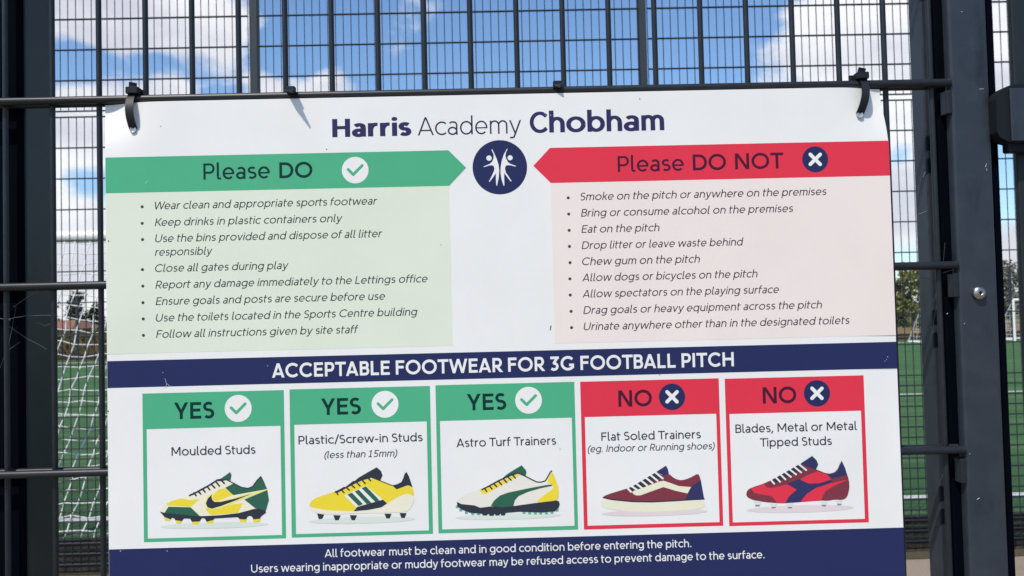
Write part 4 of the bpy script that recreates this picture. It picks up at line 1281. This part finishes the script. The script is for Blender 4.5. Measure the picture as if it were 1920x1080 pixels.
# ------------------------------------------------------------------ far mesh fence, posts and kickboard
YF = 5.15
zj_up, zj_lo = P(150, 208.5, YF).z, P(150, 219.5, YF).z
px_post = P(474, 60, YF).x
BAY = P(1205, 60, YF).x - px_post
def fence_panel(xa, xb, z0, z1, dense_to, label, phase):
    t = thing('mesh_fence', label, 'fence', ((xa + xb) / 2, YF, z0), 'mesh panels of the far pitch fence')
    m = MB()
    n = int(round((xb - xa) / .05))
    for i in range(n + 1):
        x = xa + (xb - xa) * i / n
        m.tube([(x, YF, z0), (x, YF, z1)], .0029, 6, cap=False)
    z = z1 if phase == 'down' else z0
    rows = []
    if phase == 'down':
        while z > max(z0, dense_to): rows.append(z); z -= .199
        z = rows[-1] - .0663
        while z > z0: rows.append(z); z -= .0663
    else:
        while z < z1: rows.append(z); z += .199
    for z in rows:
        for dy in (-.0068, .0068):
            m.tube([(xa, YF + dy, z), (xb, YF + dy, z)], .0036, 6, cap=False)
    m.build('wire_mesh', M['far_wire'], t)
    # clips on both posts
    for x in (xa + .004, xb - .004):
        for z in rows[::4]:
            MB().box((x - .014, YF - .020, z - .02), (x + .014, YF - .0105, z + .02)).build('clip', M['far_post'], t)
bays = [-2, -1, 0, 1, 2]
PLACE = {-2: 'far left, beyond the left gate post', -1: 'behind the left edge of the board', 0: 'straight behind the board', 1: 'seen right past the slate gate upright', 2: 'far right, beyond the gate lock'}
for i in bays:
    xa, xb = px_post + BAY * i + .031, px_post + BAY * (i + 1) - .031
    fence_panel(xa, xb, .06, zj_lo, P(1700, 716, YF).z, 'lower dense mesh fence panel ' + PLACE[i], 'down')
    fence_panel(xa, xb, zj_up, zj_up + 2.2, 0, 'upper mesh fence panel against the sky, ' + PLACE[i], 'up')
PP = {-2: 'leftmost far fence post, out beyond the left gate post', -1: 'slim far fence post behind the left gate post', 0: 'slim far fence post above the left half of the board', 1: 'slim far fence post above the right half of the board',
      2: 'slim far fence post behind the lock', 3: 'rightmost far fence post, beyond the lock'}
for i in bays + [3]:
    x = px_post + BAY * i
    t = thing('fence_post', PP[i], 'fence post', (x, YF + .02, 0), 'posts of the far pitch fence')
    MB().box((x - .026, YF + .008, 0), (x + .026, YF + .068, 5.15), .004).build('post', M['far_post'], t)
    MB().box((x - .028, YF + .006, 5.15), (x + .028, YF + .07, 5.165), .004).build('post_cap', M['black'], t)
kb = thing('kickboard', 'low brown slatted kickboard along the foot of the far fence', 'kickboard', (0, 5.26, 0))
for i in range(3):
    z = .012 + i * .072
    MB().box((-8.2, 5.235, z), (8.2, 5.275, z + .058), .0).build('plank', M['kick'], kb)
for i in range(-5, 6):
    MB().box((i * 1.6 - .03, 5.276, 0), (i * 1.6 + .03, 5.31, .205), .0).build('stake', M['kick'], kb)

# ------------------------------------------------------------------ goals
def goal(label, netlabel, xa, xb, yf, yb, H, r_, cell, nr, name='football_goal'):
    t = thing(name, label, 'goal', ((xa + xb) / 2, yf, 0))
    MB().tube([(xa, yf, H - r_), (xb, yf, H - r_)], r_, 16).build('crossbar', M['goal_white'], t)
    for x in (xa, xb):
        MB().tube([(x, yf, 0), (x, yf, H - r_)], r_, 16).build('goal_post', M['goal_white'], t)
        MB().tube([(x, yf, r_ * .6), (x, yb, r_ * .6)], r_ * .6, 10).build('ground_bar', M['goal_white'], t)
        MB().tube([(x, yf, H - r_), (x, yb, r_ * .6)], r_ * .42, 10).build('stay', M['goal_white'], t)
    MB().tube([(xa, yb, r_ * .6), (xb, yb, r_ * .6)], r_ * .6, 10).build('ground_bar', M['goal_white'], t)
    rnd = random.Random(5)
    m = MB()
    L = math.hypot(yf - yb, H)
    nc, nrw = int((xb - xa) / cell), int(L / cell)
    ph = [[rnd.uniform(-1, 1) for _ in range(nrw + 1)] for _ in range(nc + 1)]
    def pt(i, j):
        u, v = i / nc, j / nrw
        sag = math.sin(math.pi * v) * (.05 + .03 * math.sin(u * 23))
        y = yf + (yb - yf) * v ** 1.05 - 0 + sag * .4
        z = (H - .03) * (1 - v) - sag + .02
        return Vector((xa + (xb - xa) * u + .014 * ph[i][j] + .012 * math.sin(j * .9 + i * .3), y + .01 * ph[i][j - 1], max(.012, z + .012 * ph[i - 1][j] + .012 * math.sin(i * .8 + j * .5))))
    G = [[pt(i, j) for j in range(nrw + 1)] for i in range(nc + 1)]
    for i in range(nc + 1):
        m.tube(G[i], nr, 5, cap=False)
    for j in range(nrw + 1):
        m.tube([G[i][j] for i in range(nc + 1)], nr, 5, cap=False)
    for x in (xa, xb):                                    # side nets
        k = 1
        while k * cell < abs(yf - yb):
            f = k * cell / abs(yf - yb)
            y = yf + (yb - yf) * f
            m.tube([(x, y, .02), (x, y, (H - .05) * (1 - f))], nr, 5, cap=False); k += 1
        k = 1
        while k * cell < H:
            f = k * cell / H
            m.tube([(x, yf, k * cell), (x, yf + (yb - yf) * (1 - f), k * cell)], nr, 5, cap=False); k += 1
    m.build('net', M['net'], t, netlabel)
goal('white full size football goal with a sagging net, behind the left edge of the board', 'white sagging goal net', -7.75, -0.43, 7.30, 5.78, 2.44, .055, .108, .0047)
gx = P(1889, 600, 31.0).x
goal('small white goal across the pitch, seen right of the slate frame', 'thin white net', gx, gx + 3.6, 30.6, 31.9, 1.62, .05, .24, .004)
gx2 = P(1722, 620, 30.6).x
goal('small white goal across the pitch, its side net seen beside the board', 'thin white net', gx2 + .1, gx2 + 2.6, 30.4, 31.6, 1.55, .045, .26, .004)

# ------------------------------------------------------------------ far side: fence, hedge, trees, house
xf0 = P(1893, 540, 33.4).x
for i in range(-14, 4):
    x = xf0 + i * 3.0
    lab = 'tall thin dark fence post across the pitch, in line with its row'
    if i == 0: lab = 'tall thin dark fence post across the pitch, above the small goal by the slate frame'
    MB().box((x - .045, 33.36, 0), (x + .045, 33.44, 2.95), .01).build('boundary_post', M['far_post'], None, lab, 'fence post', 'boundary posts across the pitch')
t = thing('boundary_fence', 'low rail fence with dark boards across the far side of the pitch', 'fence', (0, 33.2, 0))
for z in (.03, .16):
    MB().box((-48, 33.26, z), (45, 33.30, z + .11)).build('board', M['kick'], t)
MB().tube([(-48, 33.28, 1.0), (45, 33.28, 1.0)], .025, 8).build('rail', M['far_wire'], t)

def leaves(m, centre, rad, n, size, rnd, mi=0, hollow=.35, gaps=5):
    holes = [Vector((rnd.uniform(-1, 1), rnd.uniform(-1, 1), rnd.uniform(-1, 1))) for _ in range(gaps)]
    c = 0
    while c < n:
        d = Vector((rnd.gauss(0, 1), rnd.gauss(0, 1), rnd.gauss(0, 1))).normalized()
        q = d * (rnd.uniform(hollow, 1) ** .6)
        q *= .82 + .22 * math.sin(d.x * 5 + 1.3) * math.sin(d.z * 6 + d.y * 4)
        if any((q - hh).length < .30 for hh in holes): continue
        pos = Vector(centre) + Vector((q.x * rad[0], q.y * rad[1], q.z * rad[2]))
        a = Vector((rnd.gauss(0, 1), rnd.gauss(0, 1), rnd.gauss(0, 1))).normalized()
        b = a.orthogonal().normalized(); e = a.cross(b)
        s = size * rnd.uniform(.6, 1.3)
        m.add([pos - b * s, pos + e * s * .55, pos + b * s, pos - e * s * .55], [(0, 1, 2, 3)], mi)
        c += 1

def tree(name, label, x, y, h, w, mat, n, size, seed, trunk=.12, group='trees beyond the pitch', low=.18):
    rnd = random.Random(seed)
    t = thing(name, label, 'tree', (x, y, 0), group)
    m = MB()
    m.tube([(x, y, -.05), (x + .05, y, h * .3), (x - .05, y + .05, h * .62), (x, y, h * .93)], trunk, 8, r1=.02)
    for i in range(6):
        a = rnd.uniform(0, 6.28); z = h * rnd.uniform(.25, .7)
        m.tube([(x, y, z), (x + math.cos(a) * w * .25, y + math.sin(a) * w * .25, z + h * .1), (x + math.cos(a) * w * .42, y + math.sin(a) * w * .42, z + h * .2)], trunk * .4, 6, r1=.012)
    m.build('trunk', M['bark'], t)
    m = MB()
    k = 7
    for i in range(k):
        f = i / (k - 1)
        zz = h * (low + (.93 - low) * f)
        wr = w * .5 * (1.05 - .62 * abs(f - .38) ** .9)
        leaves(m, (x + rnd.uniform(-.22, .22) * w, y + rnd.uniform(-.2, .2) * w, zz), (wr * rnd.uniform(.6, .9), wr * rnd.uniform(.6, .9), h * .15), n // k, size, rnd)
    m.build('crown', mat, t)

# right of the board: sunlit yellow-green young trees with dark ones between
def at(px, Y): return P(px, 620, Y).x
tree('young_tree', 'yellow-green young tree across the pitch, just right of the board', at(1712, 39), 39, 3.35, 2.0, M['leaf_yellow'], 1900, .085, 11, .06, low=.07)
tree('young_tree', 'dark narrow evergreen across the pitch, nearest the board right edge', at(1693, 40.5), 40.5, 3.1, 1.3, M['leaf_dark'], 1300, .09, 12, .06, low=.07)
tree('young_tree', 'bushy yellow-green tree across the pitch, hidden mostly by the gate post', at(1738, 41), 41, 3.5, 2.4, M['leaf_yellow'], 1500, .09, 13, .07, low=.07)
tree('young_tree', 'olive brown young tree across the pitch, behind the slate frame', at(1790, 40), 40, 3.3, 2.6, M['leaf_olive'], 1300, .09, 14, .07, low=.07)
tree('bare_tree', 'pale grey thin-leaved tree across the pitch, above the small goal by the slate frame', at(1895, 58), 58, 4.3, 5.2, M['leaf_grey'], 2600, .12, 15, .10, low=.3)
tree('bare_tree', 'wide pale grey tree across the pitch, right of the gate lock', at(1960, 60), 60, 4.9, 5.5, M['leaf_grey'], 2200, .12, 16, .10, low=.3)
tree('young_tree', 'small dark bush-like tree in front of the pale grey tree, above the small goal', at(1884, 46), 46, 2.5, 2.0, M['leaf_dark'], 900, .09, 17, .07)
# left of the board
tree('dense_tree', 'dark green pointed tree far beyond the pitch, left of the board behind the net', at(141, 78), 78, 4.3, 3.0, M['leaf_dark'], 2400, .13, 21, .14, low=.1)
tree('dense_tree', 'smaller dark tree beside the board left edge, behind the net', at(182, 80), 80, 3.3, 2.6, M['leaf_dark'], 1500, .13, 22, .12, low=.1)
tree('dense_tree', 'round olive tree beyond the pitch, hidden by the left gate post', at(70, 75), 75, 4.0, 4.2, M['leaf_olive'], 1500, .14, 23, .14, low=.1)
for i, px in enumerate((330, 470, 640, 800, 950, 1120, 1290, 1450, 1580)):
    tree('dense_tree', ['dark green', 'olive brown', 'yellow-green'][i % 3] + ' tree beyond the pitch, hidden behind the board ' + ['under the word Wear', 'under the first card', 'under the second card', 'near the green arrow tip', 'below the emblem', 'near the red arrow tip', 'under the fourth card', 'under the fifth card', 'near the board right edge'][i],
         at(px, 52 + (i * 7) % 19), 52 + (i * 7) % 19, 3.2 + (i % 4) * .5, 3.0, (M['leaf_dark'], M['leaf_olive'], M['leaf_yellow'])[i % 3], 900, .15, 40 + i, .12)

# clipped hedge along the far side, left
rnd = random.Random(3)
m = MB()
for i in range(16000):
    x = rnd.uniform(-44, 4); z = rnd.uniform(.05, 1.22 + .08 * math.sin(x * 1.7)); y = 35.4 + rnd.uniform(-.55, .55)
    a = Vector((rnd.gauss(0, 1), rnd.gauss(0, 1), rnd.gauss(0, 1))).normalized(); b = a.orthogonal().normalized(); e = a.cross(b); s = rnd.uniform(.045, .10)
    q = Vector((x, y, z))
    m.add([q - b * s, q + e * s * .6, q + b * s, q - e * s * .6], [(0, 1, 2, 3)])
hd = thing('hedge', 'long low olive brown hedge across the pitch, left of the board behind the net', 'hedge', (-20, 35.4, 0))
for j in range(96):                                   # dense inner mass
    x = -44 + j * .5
    h = 1.0 + .07 * math.sin(x * 1.7)
    m.box((x, 35.05, .04), (x + .497, 35.75, h + rnd.uniform(-.06, .06)))
m.build('foliage', M['leaf_olive'], hd)
m = MB()
for i in range(60):
    x = -44 + 48 * i / 60
    m.tube([(x, 35.4, 0), (x + .1, 35.35, .6), (x - .05, 35.45, 1.05)], .02, 5, r1=.006)
m.build('stem', M['bark'], hd)

# small house with an orange roof
hx1 = P(131, 610, 72).x
hx0 = hx1 - 8.5
hs = thing('house', 'small pale brick house with an orange tiled roof far beyond the pitch', 'house', ((hx0 + hx1) / 2, 75, 0))
MB().box((hx0, 72, 0), (hx1, 78, .95)).build('wall', M['brick'], hs)
m = MB()
m.add([(hx0 - .3, 71.6, .95), (hx1 + .3, 71.6, .95), (hx1 + .3, 78.4, .95), (hx0 - .3, 78.4, .95), (hx0 + 1.2, 75, 1.75), (hx1 - .9, 75, 1.75)],
      [(0, 1, 5, 4), (2, 3, 4, 5), (1, 2, 5), (3, 0, 4), (3, 2, 1, 0)])
rf = m.build('roof', M['roof'], hs)
for i in range(3):
    x = hx0 + 1.2 + i * 2.6
    w_ = MB().box((x, 71.95, .15), (x + 1.0, 71.99, .85)).build('window', M['frame_white'], hs)
    MB().box((x + .08, 71.93, .22), (x + .92, 71.949, .78)).build('pane', M['glass'], w_)
